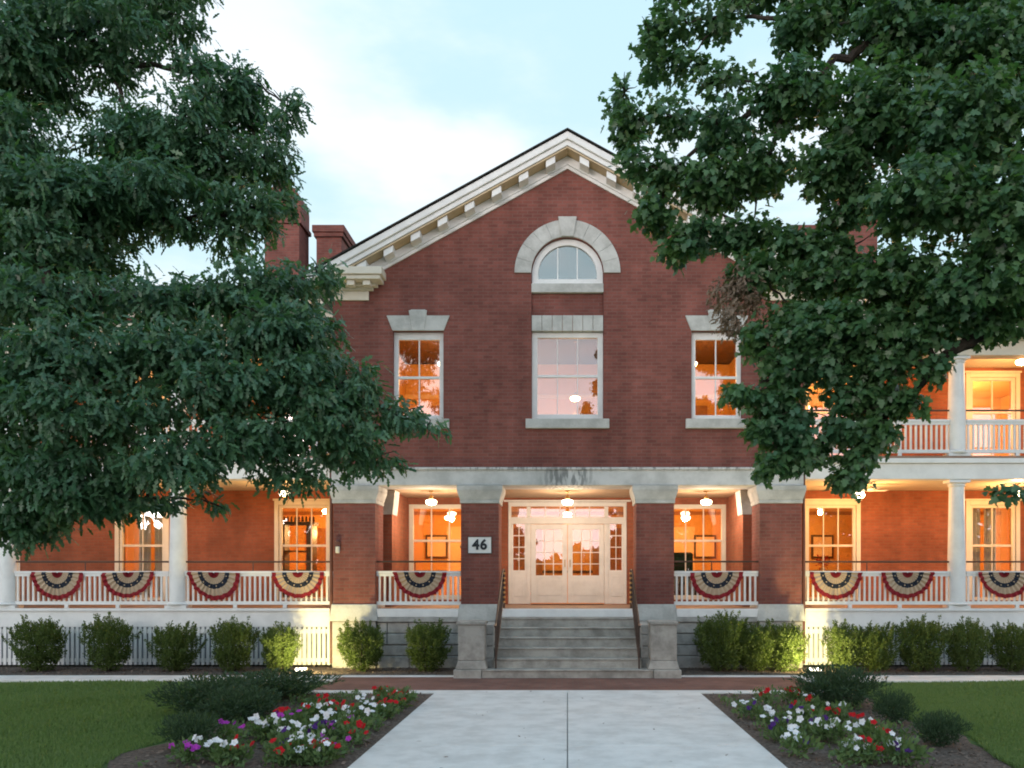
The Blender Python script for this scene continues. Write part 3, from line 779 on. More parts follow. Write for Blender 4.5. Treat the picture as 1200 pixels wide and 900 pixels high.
# ---------------------------------------------------------------- furniture seen through the windows
cb = tag(empty('display_cabinet', (-6.95, 3.75, 1.29)), 'dark tall display cabinet with scrolled top behind the left wing window', 'cabinet')
m_ = MB().box(-0.42, -0.36, -0.2, 0.2, 0, 2.05).box(0.2, 0.36, -0.2, 0.2, 0, 2.05).box(-0.45, 0.4, -0.22, 0.22, 2.053, 2.13)
for z in (0.2, 0.85, 1.35): m_.box(-0.36, 0.2, -0.18, 0.18, z, z + 0.035)
m_.build('carcass', M['wood'], cb)
m_ = MB()
for k in range(9):
    m_.lathe([(0.005, 0), (0.035, 0.03), (0.02, 0.07), (0.03, 0.10), (0.004, 0.15)], (-0.4 + k * 0.095, -0.1, 2.132), 8)
m_.build('cresting', M['wood'], cb)
bs = tag(empty('banister', (-2.75, 4.0, 1.29)), 'dark wooden stair banister with newel behind the left portico window', 'banister')
m_ = MB().box(-0.05, 0.05, -0.05, 0.05, 0, 1.45).lathe([(0.075, 1.452), (0.09, 1.52), (0.03, 1.6)], seg=12)
m_.build('newel', M['wood'], bs)
m_ = MB().tube([(0.0, 0, 1.35), (0.25, 0, 1.55), (0.75, 0, 2.05), (1.2, 0, 2.3)], 0.04)
for k in range(5): m_.tube([(0.15 + 0.14 * k, 0, 0.1 + 0.12 * k), (0.15 + 0.14 * k, 0, 1.5 + 0.12 * k)], 0.015, 6)
m_.build('rail', M['wood'], bs)
ar = tag(empty('armchair', (2.95, 3.75, 1.29)), 'dark green armchair behind the right portico window', 'armchair')
MB().box(-0.38, 0.38, -0.3, 0.35, 0.15, 0.5).build('seat', M['upholstery'], ar, bevel=0.05)
MB().box(-0.36, 0.36, 0.2, 0.4, 0.503, 1.35).build('backrest', M['upholstery'], ar, bevel=0.06)
for s in (-1, 1): MB().box(s * 0.385, s * 0.52, -0.3, 0.35, 0.15, 0.75).build('armrest', M['upholstery'], ar, bevel=0.04)
for sx in (-1, 1):
    for sy in (-0.25, 0.3): MB().lathe([(0.02, 0.002), (0.03, 0.148)], (sx * 0.33, sy, 0), 8).build('leg', M['wood'], ar)
tb = tag(empty('side_table', (6.6, 4.0, 1.29)), 'dark table under the red bouquet behind the right wing window', 'table')
MB().box(-0.5, 0.5, -0.3, 0.3, 0.70, 0.74).build('tabletop', M['wood'], tb)
for sx in (-1, 1):
    for sy in (-1, 1): MB().box(sx * 0.42 - 0.03, sx * 0.42 + 0.03, sy * 0.24 - 0.03, sy * 0.24 + 0.03, 0, 0.698).build('leg', M['wood'], tb)

# ---------------------------------------------------------------- sign, wall lantern
sg = tag(empty('number_sign', (-1.9, -0.022, 2.675)), 'white house number sign reading 46 on the brick pier', 'sign')
MB().box(-0.25, 0.25, 0, 0.02, -0.175, 0.175).build('plate', M['white'], sg, bevel=0.006)
MB().plate(rect(-0.262, 0.262, -0.187, 0.187), [rect(-0.249, 0.249, -0.174, 0.174)], -0.006, 0.021).build('border', M['iron'], sg)
cu = bpy.data.curves.new('number_text', 'FONT'); cu.body = '46'; cu.size = 0.30; cu.align_x = 'CENTER'; cu.align_y = 'CENTER'
cu.extrude = 0.004; cu.offset = 0.011; cu.space_character = 1.12
tmp = bpy.data.objects.new('number_text', cu); C.objects.link(tmp)
bpy.context.view_layer.update()
me = bpy.data.meshes.new_from_object(tmp.evaluated_get(bpy.context.evaluated_depsgraph_get()))
bpy.data.objects.remove(tmp)
me.materials.clear(); me.materials.append(M['black'])
to = bpy.data.objects.new('numerals', me); C.objects.link(to); to.parent = sg; to.rotation_euler = (R(90), 0, 0); to.location = (0, -0.008, 0.0)
wl = tag(empty('wall_fixture', (-4.97, -0.002, 2.5)), 'small dark wall fixture with a pale front on the outer brick pier', 'wall fixture')
MB().box(-0.05, 0.05, -0.06, 0.0, 0.14, 0.24).lathe([(0.06, 0.24), (0.02, 0.3)], (0, -0.04, 0), 10).build('hood', M['pipe'], wl)
MB().lathe([(0.035, 0.0), (0.045, 0.02), (0.045, 0.138)], (0, -0.05, 0), 12).build('body', M['cream'], wl)

# ---------------------------------------------------------------- bunting
def bunting_mesh(seed):
    rr = random.Random(seed)
    mb = MB()
    rings = [0.03, 0.12, 0.21, 0.33, 0.43, 0.51, 0.60, 0.72, 0.84, 0.92, 1.0]
    band = [0, 0, 1, 1, 2, 2, 1, 1, 0, 0]
    n = 72; W, H = 0.575, 0.575 * rr.uniform(0.96, 1.06)
    ph = rr.uniform(0, 6); sag = rr.uniform(-0.08, 0.08); wob = rr.uniform(0.2, 0.5)
    vs = []
    for r in rings:
        for i in range(n + 1):
            a = math.pi + math.pi * i / n
            fold = 0.5 + 0.5 * math.sin(i * 2 * math.pi / 5.0 + ph + wob * math.sin(i * 0.23 + ph))
            rad = r * (1 + 0.03 * math.sin(i * 0.9 + ph) * r * fold + sag * math.sin(a * 2) * r)
            vs.append((W * rad * math.cos(a), -0.072 - 0.032 * fold * (0.3 + r), H * rad * math.sin(a)))
    for k in range(len(rings) - 1):
        mb.add([], [])
    o = 0
    mb.v = vs
    for k in range(len(rings) - 1):
        for i in range(n):
            mb.f.append((k * (n + 1) + i, k * (n + 1) + i + 1, (k + 1) * (n + 1) + i + 1, (k + 1) * (n + 1) + i)); mb.m.append(band[k])
    for i in range(6):                                            # stars on the dark band
        a = math.pi + math.pi * (i + 0.5) / 6
        cx, cz = W * 0.515 * math.cos(a), H * 0.515 * math.sin(a)
        pts = []
        for q in range(10):
            rad = 0.024 if q % 2 == 0 else 0.010
            pts.append((cx + rad * math.sin(q * math.pi / 5)  , -0.106, cz + rad * math.cos(q * math.pi / 5)))
        mb.add(pts + [(cx  , -0.106, cz)], [(q, (q + 1) % 10, 10) for q in range(10)], 1)
    return mb
bl = [(-11.22, 'leftmost bunting fan on the left wing railing'), (-9.66, 'bunting fan left of the thick left porch column'),
      (-7.78, 'bunting fan right of the left porch column, under bare brick wall'), (-5.93, 'bunting fan under the display cabinet window'),
      (-3.21, 'bunting fan on the portico railing left of the number sign'), (3.25, 'bunting fan on the portico railing right of the front door'),
      (5.9, 'bunting fan on the right wing railing next to the brick pier'), (7.48, 'bunting fan left of the right porch column'), (9.6, 'bunting fan at the right edge, right of the porch column')]
for i, (x, lab) in enumerate(bl):
    portico = abs(x) < 5
    o = bunting_mesh(i).build('bunting', [M['red_cloth'], M['cream_cloth'], M['navy_cloth']], smooth=False,
                              loc=(x, (0.12 if portico else YW + 0.12) + 0.022, F1 + 0.79))
    o.rotation_euler = (0, R((0.8, -1.2, 1.5, -0.6, 0.4, -0.9, 1.1, -0.4, 0.7)[i]), 0)
    tag(o, 'red, cream and navy ' + lab, 'bunting', 'pleated bunting on the railings')

# ---------------------------------------------------------------- floodlights
for x, y, tx, lab, s in ((-5.33, -1.46, -5.0, 'left', -1), (4.95, -1.46, 5.05, 'right', 1)):
    fl = tag(empty('floodlight', (x, y, 0.012)), 'lit ground floodlight below the shrubs on the %s of the steps' % lab, 'floodlight', 'ground floodlights')
    MB().box(-0.13, 0.13, -0.09, 0.09, 0.0, 0.10).tube([(-0.15, 0, 0.0), (-0.15, 0, 0.16), (0.15, 0, 0.16), (0.15, 0, 0.0)], 0.008, 6).build('housing', M['black'], fl, bevel=0.01)
    MB().add([(-0.11, -0.088, 0.104), (0.11, -0.088, 0.104), (0.11, 0.08, 0.155), (-0.11, 0.08, 0.155)], [(0, 1, 2, 3)]).build('lens', M['lens'], fl)
    l = bpy.data.lights.new('beam', 'SPOT'); l.energy = 190; l.color = (1.0, 0.80, 0.34); l.spot_size = R(172); l.spot_blend = 0.5; l.shadow_soft_size = 0.06
    lo = bpy.data.objects.new('beam', l); C.objects.link(lo); lo.parent = fl; lo.location = (0, 0.0, 0.22)
    lo.rotation_euler = Vector((-(tx - x) * 0.8, -1.0, -0.75)).to_track_quat('Z', 'Y').to_euler()

# ---------------------------------------------------------------- foliage
def unit(a): return a / np.maximum(np.linalg.norm(a, axis=-1, keepdims=True), 1e-9)
_oo = [(0, 0), (.18, .05), (.30, .15), (.40, .065), (.56, .20), (.66, .075), (.83, .13), (1, 0), (.83, -.13), (.66, -.075), (.56, -.20), (.40, -.065), (.30, -.15), (.18, -.05)]
T_OAK = (np.array([(x, y, 0.12 * abs(y) - 0.13 * x * x) for x, y in _oo] + [(.5, 0, -0.02)], float), [(i, (i + 1) % 14, 14) for i in range(14)])
_mo = [(0, 0), (.02, .40), (.22, .26), (.42, .52), (.52, .22), (.74, .24), (1, 0), (.74, -.24), (.52, -.22), (.42, -.52), (.22, -.26), (.02, -.40)]
T_MAPLE = (np.array([(x, y, 0.10 * abs(y) - 0.08 * x * x) for x, y in _mo] + [(.32, 0, 0.0)], float), [(i, (i + 1) % 12, 12) for i in range(12)])
T_SMALL = (np.array([(0, 0, 0), (.5, .24, .05), (1, 0, 0), (.5, -.24, .05)], float), [(0, 1, 2), (0, 2, 3)])
T_NEEDLE = (np.array([(0, 0, 0), (.45, .13, .0), (1, 0, 0), (.45, -.13, .0)], float), [(0, 1, 2, 3)])
def leaves_mesh(name, pos, dirs, nrm, size, T, m):
    tv, tf = T
    n, k = len(pos), len(tv)
    d = unit(dirs); s = unit(np.cross(nrm, d)); u = np.cross(d, s)
    V = pos[:, None, :] + size[:, None, None] * (tv[None, :, 0, None] * d[:, None, :] + tv[None, :, 1, None] * s[:, None, :] + tv[None, :, 2, None] * u[:, None, :])
    V = V.reshape(-1, 3)
    lens = np.array([len(f) for f in tf]); flat = np.concatenate([np.array(f) for f in tf])
    loops = (flat[None, :] + (np.arange(n) * k)[:, None]).reshape(-1)
    tot = np.tile(lens, n); start = np.concatenate([[0], np.cumsum(tot)[:-1]])
    me = bpy.data.meshes.new(name)
    me.vertices.add(len(V)); me.vertices.foreach_set('co', V.astype(np.float32).ravel())
    me.loops.add(len(loops)); me.loops.foreach_set('vertex_index', loops.astype(np.int32))
    me.polygons.add(len(tot)); me.polygons.foreach_set('loop_start', start.astype(np.int32)); me.polygons.foreach_set('loop_total', tot.astype(np.int32))
    me.materials.append(m); me.update(calc_edges=True)
    return me
def in_ball(n): 
    v = unit(rng.normal(size=(n, 3))); return v * (rng.random((n, 1)) ** (1 / 2.4))

def crown(lobes, kind, dens, leaf, trunk_xy):
    """sprays of leaves on the boughs; each lobe is one bough tip: (px, py, rx, ry, d) with pixel radii at its distance d"""
    ps, ds, ns, sz = [], [], [], []
    for (px, py, rx, ry, d, *q) in lobes:
        dn = q[0] if q else 1.0
        c = np.array(P(px, py, d)); ax, az = rx * d / 1000, ry * d / 1000; ay = min(0.95, max(0.3, (ax + az) / 2))
        nspray = max(4, int(dens * dn * ax * az * (0.6 + 0.7 * ay) / (leaf * leaf)))
        b = in_ball(nspray)
        ax, az, ay = max(0.05, ax - 0.12), max(0.05, az - 0.10), max(0.12, ay - 0.05)
        o = c + b * np.array([ax, ay, az])
        axis = unit(b * np.array([1, 1, 0.3]) + np.array([(c[0] - trunk_xy[0]), (c[1] - trunk_xy[1]), 0]) * 0.08 + rng.normal(size=b.shape) * 0.35 + np.array([0, 0, -0.15]))
        k = 8 if kind == 'oak' else 6
        for j in range(k):
            t = (j + 0.3) / k
            p = o + axis * (t * leaf * (1.3 if kind == 'oak' else 1.5)) + rng.normal(size=o.shape) * leaf * (0.22 if kind == 'oak' else 0.35)
            if kind == 'oak':
                dd = axis * 0.6 + rng.normal(size=o.shape) * 0.55 + np.array([0, 0, -0.6])
                nn = axis * 0.55 + rng.normal(size=o.shape) * 0.45 + np.array([0, -0.15, 0.75])
            else:
                dd = axis * 0.5 + rng.normal(size=o.shape) * 0.5 + np.array([0, 0, -0.55])
                nn = b * 0.5 + rng.normal(size=o.shape) * 0.45 + np.array([0, -0.15, 0.75])
            ps.append(p); ds.append(dd); ns.append(nn); sz.append(leaf * rng.uniform(0.7, 1.2, len(o)))
    return np.concatenate(ps), np.concatenate(ds), np.concatenate(ns), np.concatenate(sz)

def limb(mb, a, b, r0, r1, sag=0.25, n=7):
    a, b = Vector(a), Vector(b); mid = (a + b) / 2 + Vector((0, 0, sag * (b - a).length))
    pts, rr = [], []
    for i in range(n + 1):
        t = i / n
        p = a * (1 - t) ** 2 + mid * 2 * t * (1 - t) + b * t * t
        p += Vector((random.gauss(0, 1), random.gauss(0, 1), random.gauss(0, 1))) * 0.02 * (b - a).length * (0 if i in (0, n) else 1)
        pts.append(p); rr.append(r0 + (r1 - r0) * t ** 0.8)
    mb.tube(pts, rr, 7)

def tree(name, label, kind, base, height, lobes, dens, leaf, m, dead=None):
    T = tag(empty(name, base), label, 'tree')
    bx, by = base[0], base[1]
    tr = MB()
    pts = [Vector((0.15 * math.sin(i * 0.9), 0.12 * math.cos(i * 1.1) - 0.12, height * i / 8)) for i in range(9)]
    tr.tube(pts, [0.46, 0.36, 0.33, 0.30, 0.26, 0.21, 0.16, 0.10, 0.05], 14)
    base_v = Vector(base)
    tips = [P(l[0], l[1], l[4]) - base_v for l in lobes]
    nodes = [(p, -1, 0.0) for p in pts[2:]]                       # (place, parent, path length)
    nt_ = len(nodes); owner = {}
    for i in sorted(range(len(lobes)), key=lambda q: tips[q].xy.length):
        tip = tips[i]
        best = min(range(len(nodes)), key=lambda k: (nodes[k][0] - tip).length + 0.3 * nodes[k][2] + (1.5 if nodes[k][0].z > tip.z + 2.5 else 0))
        nodes.append((tip, best, nodes[best][2] + (nodes[best][0] - tip).length)); owner[len(nodes) - 1] = i
    count = [1] * len(nodes)
    for k in range(len(nodes) - 1, nt_ - 1, -1): count[nodes[k][1]] += count[k]
    for k in range(nt_, len(nodes)):
        tip, par, _ = nodes[k]; px, py, rx, ry, d = lobes[owner[k]][:5]
        r1 = 0.003 + 0.0095 * math.sqrt(count[k] - 0.6); r0 = min(r1 * 1.35 + 0.005, 0.17)
        limb(tr, nodes[par][0], tip, r0, r1 * 0.8, 0.07, 8)
        for _ in range(4):
            e = tip + Vector((random.uniform(-1, 1) * rx, 0, random.uniform(-.7, .8) * ry)) * d / 1000 * 0.85 + Vector((0, random.uniform(-.4, .4), 0))
            limb(tr, tip, e, 0.012, 0.003, 0.08, 5)
    tr.build('trunk', M['bark'], T, smooth=True)
    p, dd, nn, s = crown(lobes, kind, dens, leaf, (bx, by))
    me = leaves_mesh('crown', p - np.array(base), dd, nn, s, T_OAK if kind == 'oak' else T_MAPLE, m)
    o = bpy.data.objects.new('crown', me); C.objects.link(o); o.parent = T
    if dead:
        p, dd, nn, s = crown(dead, kind, dens * 1.5, leaf * 0.9, (bx, by))
        me = leaves_mesh('withered_leaves', p - np.array(base), dd, nn, s, T_OAK, M['deadleaf'])
        o = bpy.data.objects.new('withered_leaves', me); C.objects.link(o); o.parent = T
        o['label'] = 'withered brown hanging twig of leaves'
    return T
oak_lobes = [
    (60, -70, 150, 80, 10.4), (195, -70, 70, 70, 10), (-100, -120, 150, 120, 10), (-220, 60, 120, 150, 10),
    (185, 15, 62, 38, 10, .8), (100, 35, 95, 45, 9.5, .9), (15, 60, 70, 65, 9.2), (-70, 90, 90, 120, 9.5), (60, 105, 50, 26, 9.6, .7), (128, 80, 34, 24, 9.6, .8),
    (228, 85, 26, 45, 9.8, .8), (286, 92, 34, 24, 9.6, .6), (338, 128, 24, 26, 9.4, .55), (287, 135, 48, 36, 9.8, .8),
    (215, 140, 50, 36, 9.2, .9), (150, 135, 32, 26, 9.5, .9), (310, 185, 40, 36, 9.6, .9), (235, 190, 70, 38, 9.5), (334, 235, 18, 24, 9.6, .7),
    (20, 170, 60, 60, 8.8), (60, 225, 95, 42, 8.6), (165, 215, 70, 36, 8.8), (270, 235, 55, 26, 9.2, .42), (265, 275, 45, 24, 9.2, .4),
    (40, 290, 85, 50, 8.6), (-70, 260, 100, 150, 9), (120, 265, 60, 32, 9, .8), (200, 262, 36, 18, 9, .6), (-180, 350, 120, 150, 9),
    (60, 350, 95, 45, 8.2, .9), (190, 350, 80, 32, 8.3), (310, 335, 70, 36, 8.6), (372, 322, 24, 26, 8.8, .7),
    (110, 415, 100, 50, 7.9), (10, 440, 70, 60, 7.9), (220, 410, 85, 45, 8.1), (345, 395, 60, 50, 8.3), (260, 455, 85, 42, 8), (110, 480, 110, 50, 7.8),
    (405, 450, 46, 40, 8.3), (462, 488, 44, 26, 8.5, .8), (385, 505, 75, 42, 8.2), (280, 515, 75, 40, 8), (200, 540, 66, 42, 7.7), (90, 550, 90, 46, 8),
    (15, 530, 50, 60, 8.1, .9), (430, 540, 45, 20, 8.4, .7), (55, 612, 34, 24, 8.2, .8), (120, 592, 44, 18, 8.2, .8), (243, 588, 16, 13, 8.2, .8), (350, 556, 60, 16, 8.3, .8),
    (-120, 500, 110, 120, 8.5), (20, 600, 50, 40, 8.1), (90, 575, 70, 30, 7.9), (170, 585, 40, 16, 8.1), (-60, 600, 60, 50, 8.3), (502, 502, 16, 12, 8.6, .6), (150, 165, 62, 36, 9.3), (205, 190, 60, 40, 9.4), (105, 232, 75, 40, 9.0), (175, 250, 55, 26, 9.1, .8), (100, 305, 55, 26, 9.0, .8), (302, 246, 26, 40, 9.2, .9), (262, 255, 55, 40, 9.3, .5), (262, 112, 40, 36, 9.6), (310, 385, 60, 36, 8.2), (340, 440, 60, 36, 8.1), (280, 350, 60, 30, 8.5), (365, 470, 50, 30, 8.1)]
tree('oak_tree', 'large dark green oak with drooping narrow leaves on the left of the photo', 'oak', (-9.3, -8.6, 0.0), 11.5, oak_lobes, 15.0, 0.125, M['oak'])
maple_lobes = [
    (800, -45, 50, 40, 10), (900, -60, 90, 60, 10), (1020, -60, 110, 80, 10), (1150, -50, 100, 80, 10), (1290, 40, 110, 140, 9.5),
    (785, 28, 36, 32, 9.8, .5), (845, 22, 42, 24, 9.8, .5), (945, 30, 45, 38, 9.5), (1050, 40, 70, 50, 9.2), (1150, 60, 80, 60, 9),
    (803, 78, 34, 26, 9.8, .5), (850, 92, 42, 24, 9.5, .5), (732, 108, 18, 20, 9.8, .45), (738, 152, 26, 26, 9.8, .6), (790, 138, 40, 32, 9.6, .5), (850, 150, 50, 36, 9.3, .65),
    (930, 110, 55, 44, 9), (1030, 130, 70, 60, 8.6), (1130, 150, 90, 70, 8.2),
    (785, 205, 38, 30, 9.6, .85), (840, 215, 50, 36, 9.3), (773, 252, 24, 26, 9.6, .8), (820, 270, 46, 24, 9.4, .9), (895, 195, 45, 36, 9.2), (880, 275, 45, 28, 9.3),
    (985, 195, 55, 42, 8.8), (1090, 230, 75, 55, 8), (1180, 250, 60, 70, 7.8), (985, 255, 26, 34, 8.9, .7), (940, 290, 50, 26, 9),
    (965, 325, 55, 32, 8.8), (1050, 325, 70, 40, 8.4), (1150, 335, 80, 50, 8), (935, 372, 38, 36, 8.8), (1000, 380, 60, 40, 8.5), (1080, 385, 50, 34, 8.3),
    (918, 432, 32, 28, 8.7), (880, 462, 20, 9, 8.7, .9), (975, 425, 42, 32, 8.6), (1040, 425, 42, 36, 8.5), (1010, 462, 50, 26, 8.6),
    (928, 505, 34, 34, 8.8, .8), (990, 500, 36, 30, 8.7, .8), (1040, 480, 24, 16, 8.6, .8), (912, 535, 18, 18, 8.8, .7), (1003, 542, 18, 18, 8.7, .7), (935, 550, 12, 12, 8.8, .7), (998, 566, 16, 10, 8.7, .7),
    (1180, 576, 26, 6, 8.5, .9), (1300, 560, 90, 40, 8.5), (1300, 330, 80, 120, 8.5), (1160, 385, 50, 18, 8.2, .8), (750, 190, 30, 30, 9.6, .5), (744, 140, 26, 28, 9.7, .4), (762, 248, 24, 28, 9.5, .6), (800, 290, 36, 20, 9.4, .7), (770, 60, 30, 44, 9.9, .4), (728, 128, 18, 22, 9.8, .35), (895, 500, 26, 28, 8.8, .8), (915, 470, 40, 30, 8.8), (950, 530, 36, 28, 8.8, .8), (1030, 505, 30, 26, 8.6, .8), (1065, 470, 30, 24, 8.5, .8), (1010, 530, 24, 24, 8.7, .8), (905, 545, 22, 24, 8.8, .8), (995, 560, 22, 20, 8.7, .8), (870, 460, 28, 16, 8.7, .9), (890, 400, 26, 30, 8.8, .8), (1095, 430, 24, 24, 8.3, .8), (1008, 235, 36, 30, 8.9, .7), (985, 300, 40, 24, 8.9, .8), (890, 320, 44, 26, 9.0), (960, 390, 60, 40, 8.6)]
tree('maple_tree', 'large green maple with lobed leaves on the right of the photo', 'maple', (6.3, -9.6, 0.0), 11.5, maple_lobes, 10.0, 0.086, M['maple'],
     dead=[(868, 335, 18, 30, 9.0), (855, 372, 16, 18, 9.0, .8), (885, 352, 14, 24, 9.0, .7), (848, 345, 14, 26, 9.1, .7), (862, 385, 16, 16, 9.0, .6)])

def shrub_mesh(n, rx, ry, h, leaf, T, m, seed, spiky=0.0, boxy=False):
    g = np.random.default_rng(seed)
    v = unit(g.normal(size=(n, 3))); r = g.random((n, 1)) ** (1 / 2.2)
    b = v * r
    b = np.sign(b) * np.abs(b) ** (0.78 if boxy else 1.0)
    lump = 1 + 0.16 * np.sin(v[:, 0] * 5 + seed) * np.cos(v[:, 2] * 6 + seed * 2) + 0.10 * np.sin(v[:, 1] * 9 + v[:, 2] * 7)
    prof = np.clip(0.98 + 0.12 * b[:, 2], 0.85, 1.05) if boxy else np.clip(0.86 + 0.3 * (b[:, 2] + 0.2), 0.72, 1.15)
    p = np.stack([b[:, 0] * rx * lump * prof, b[:, 1] * ry * lump * prof, h * 0.5 + b[:, 2] * h * 0.5 * (1 + 0.1 * np.sin(b[:, 0] * 7 + seed))], 1)
    p[:, 2] = np.maximum(p[:, 2], 0.03)
    if boxy:                                                        # upright sprigs breaking the outline
        k = n // 4; q = g.integers(0, n - k, 70); i = g.integers(0, 70, k); t = g.random((k, 1))
        tip = v[q][i] * np.array([0.5, 0.5, 0.4]) + np.array([0, 0, 0.8]); 
        surf = p[q] / np.maximum(r[q], 0.3) * np.array([1, 1, 0]) + np.stack([np.zeros(70), np.zeros(70), np.clip(p[q][:, 2] * 1.05, 0.2, h * 0.92)], 1)
        surf[:, :2] *= 0.92
        p[-k:] = surf[i] + tip * t * 0.17 + g.normal(size=(k, 3)) * 0.012
    d = v * 0.7 + g.normal(size=(n, 3)) * 0.45 + np.array([0, 0, 0.55 + spiky])
    nn = v + g.normal(size=(n, 3)) * 0.5 + np.array([0, 0, 0.3])
    return leaves_mesh('foliage', p, d, nn, leaf * g.uniform(0.6, 1.3, n), T, m)
yew = [shrub_mesh(14000, 0.46, 0.42, 1.0, 0.046, T_SMALL, M['yew'], 31 + i, boxy=True) for i in range(3)]
def stems(seed, h):
    rr = random.Random(seed); mb = MB()
    for k in range(7):
        a = rr.uniform(0, 6.28); q = rr.uniform(0.1, 0.33)
        mb.tube([(0.04 * math.cos(a), 0.04 * math.sin(a), -0.03), (q * 0.6 * math.cos(a), q * 0.6 * math.sin(a), h * 0.4), (q * math.cos(a), q * math.sin(a), h * 0.85)], [0.016, 0.011, 0.004], 6)
    return mb
shrubs = [(-11.05, 1.0, 'shrub at the far left below the leftmost bunting fan'), (-9.60, 0.97, 'second shrub from the left below the thick column'), (-8.20, 0.95, 'narrow shrub just right of the left porch column'),
          (-7.00, 0.98, 'shrub under the brick wall left of the floodlit shrub'), (-6.02, 0.82, 'floodlit thin shrub beside the left floodlight'), (-4.30, 1.0, 'floodlit shrub in front of the left outer pier'),
          (-2.93, 0.94, 'dark shrub next to the left stone pedestal'),
          (3.22, 1.02, 'dark shrub next to the right stone pedestal'), (3.95, 0.96, 'shrub in front of the right outer pier'), (4.52, 0.92, 'bright floodlit shrub left of the right floodlight'),
          (5.80, 0.86, 'floodlit shrub just right of the right floodlight'), (6.45, 0.95, 'shrub in the hedge row left of the right porch column'), (7.40, 1.0, 'last shrub of the dense row before the column gap'), (8.35, 0.9, 'low shrub directly below the right porch column'), (9.35, 0.95, 'shrub at the right edge of the photo')]
for i, (x, sc, lab) in enumerate(shrubs):
    y = -0.64
    S = tag(empty('shrub', (x, y, 0.012), rz=i * 1.3), 'rounded green ' + lab, 'shrub', 'shrubs along the foundation')
    S.scale = (sc * (0.96 + 0.10 * math.sin(i * 3.7)), sc * 0.98, sc * (1.04 + 0.08 * math.sin(i * 2.1)))
    fo = bpy.data.objects.new('foliage', yew[i % 3]); C.objects.link(fo); fo.parent = S
    stems(i, 1.0).build('stem', M['bark'], S)
jm = [shrub_mesh(5200, 1.0, 0.85, 0.9, 0.11, T_NEEDLE, M['juniper'], 51, 0.1), shrub_mesh(4200, 1.0, 0.9, 0.9, 0.11, T_NEEDLE, M['juniper'], 52, 0.1)]
jun = [(-4.80, -4.75, 1.05, 0.50, 'large low dark juniper at the brick path on the left'), (-5.2, -6.2, 0.8, 0.58, 'low dark juniper in the middle of the left row'), (-4.42, -6.9, 0.62, 0.5, 'low juniper behind the violet flowers on the left'),
       (-4.32, -8.75, 0.36, 0.46, 'small round juniper at the left lawn corner'),
       (4.1, -5.6, 0.72, 0.68, 'large low dark juniper behind the right flowers'), (4.35, -7.1, 0.33, 0.5, 'small juniper in front of the large right one'), (4.32, -8.6, 0.32, 0.44, 'small round juniper standing alone at the right lawn')]
for i, (x, y, r_, h, lab) in enumerate(jun):
    S = tag(empty('juniper', (x, y, 0.0), rz=i * 0.9), lab, 'shrub', 'low junipers in the flower beds')
    S.scale = (r_, r_, h)
    fo = bpy.data.objects.new('foliage', jm[i % 2]); C.objects.link(fo); fo.parent = S
    stems(90 + i, 0.7).build('stem', M['bark'], S)

# flowers
def petal_mat(name, c): return mat(name, c, 0.7, 0.15, var=0.15, vscale=30)
PC = {'white': petal_mat('white_petals', (0.80, 0.80, 0.82)), 'red': petal_mat('red_petals', (0.50, 0.012, 0.02)), 'purple': petal_mat('purple_petals', (0.075, 0.025, 0.16)), 'magenta': petal_mat('magenta_petals', (0.42, 0.05, 0.42))}
def blossom_mesh(c):
    n = 20; vs = [(0, 0, -0.028)]
    for i in range(n):
        a = 2 * math.pi * i / n; r = 0.040 * (1 + 0.14 * math.cos(5 * a)); vs.append((r * 0.45 * math.cos(a), r * 0.45 * math.sin(a), -0.006))
    for i in range(n):
        a = 2 * math.pi * i / n; r = 0.042 * (1 + 0.16 * math.cos(5 * a)); vs.append((r * math.cos(a), r * math.sin(a), 0.004 * math.cos(10 * a)))
    fs = [(0, 1 + i, 1 + (i + 1) % n) for i in range(n)] + [(1 + i, 1 + n + i, 1 + n + (i + 1) % n, 1 + (i + 1) % n) for i in range(n)]
    me = bpy.data.meshes.new('blossom'); me.from_pydata(vs, [], fs); me.materials.append(PC[c]); me.polygons.foreach_set('use_smooth', [True] * len(fs))
    return me
blossoms = {c: blossom_mesh(c) for c in PC}
pf = [shrub_mesh(70, 0.15, 0.15, 0.2, 0.075, T_SMALL, M['petleaf'], 70 + i) for i in range(3)]
fr = random.Random(5)
def petunia(x, y, c, n, side):
    S = empty('petunia_plant', (x, y, 0.012), rz=fr.uniform(0, 6))
    tag(S, '%s petunia in the flower bed on the %s of the walkway' % (c, side), 'flower', '%s petunias, %s bed' % (c, side))
    fo = bpy.data.objects.new('foliage', pf[fr.randrange(3)]); C.objects.link(fo); fo.parent = S
    k = fr.uniform(0.8, 1.25); fo.scale = (k, k, k)
    for _ in range(n):
        b = bpy.data.objects.new('blossom', blossoms[c]); C.objects.link(b); b.parent = S
        b.location = (fr.uniform(-0.14, 0.14), fr.uniform(-0.14, 0.14), fr.uniform(0.17, 0.27))
        b.rotation_euler = (R(fr.uniform(15, 70)), 0, fr.uniform(-1, 1) - S.rotation_euler.z)
        q = fr.uniform(0.7, 1.05); b.scale = (q, q, q)
def at_ground(px, py):
    d = CAM_Z * 1000 / (py - VY); return (px - VX) * d / 1000, d - CAM_D
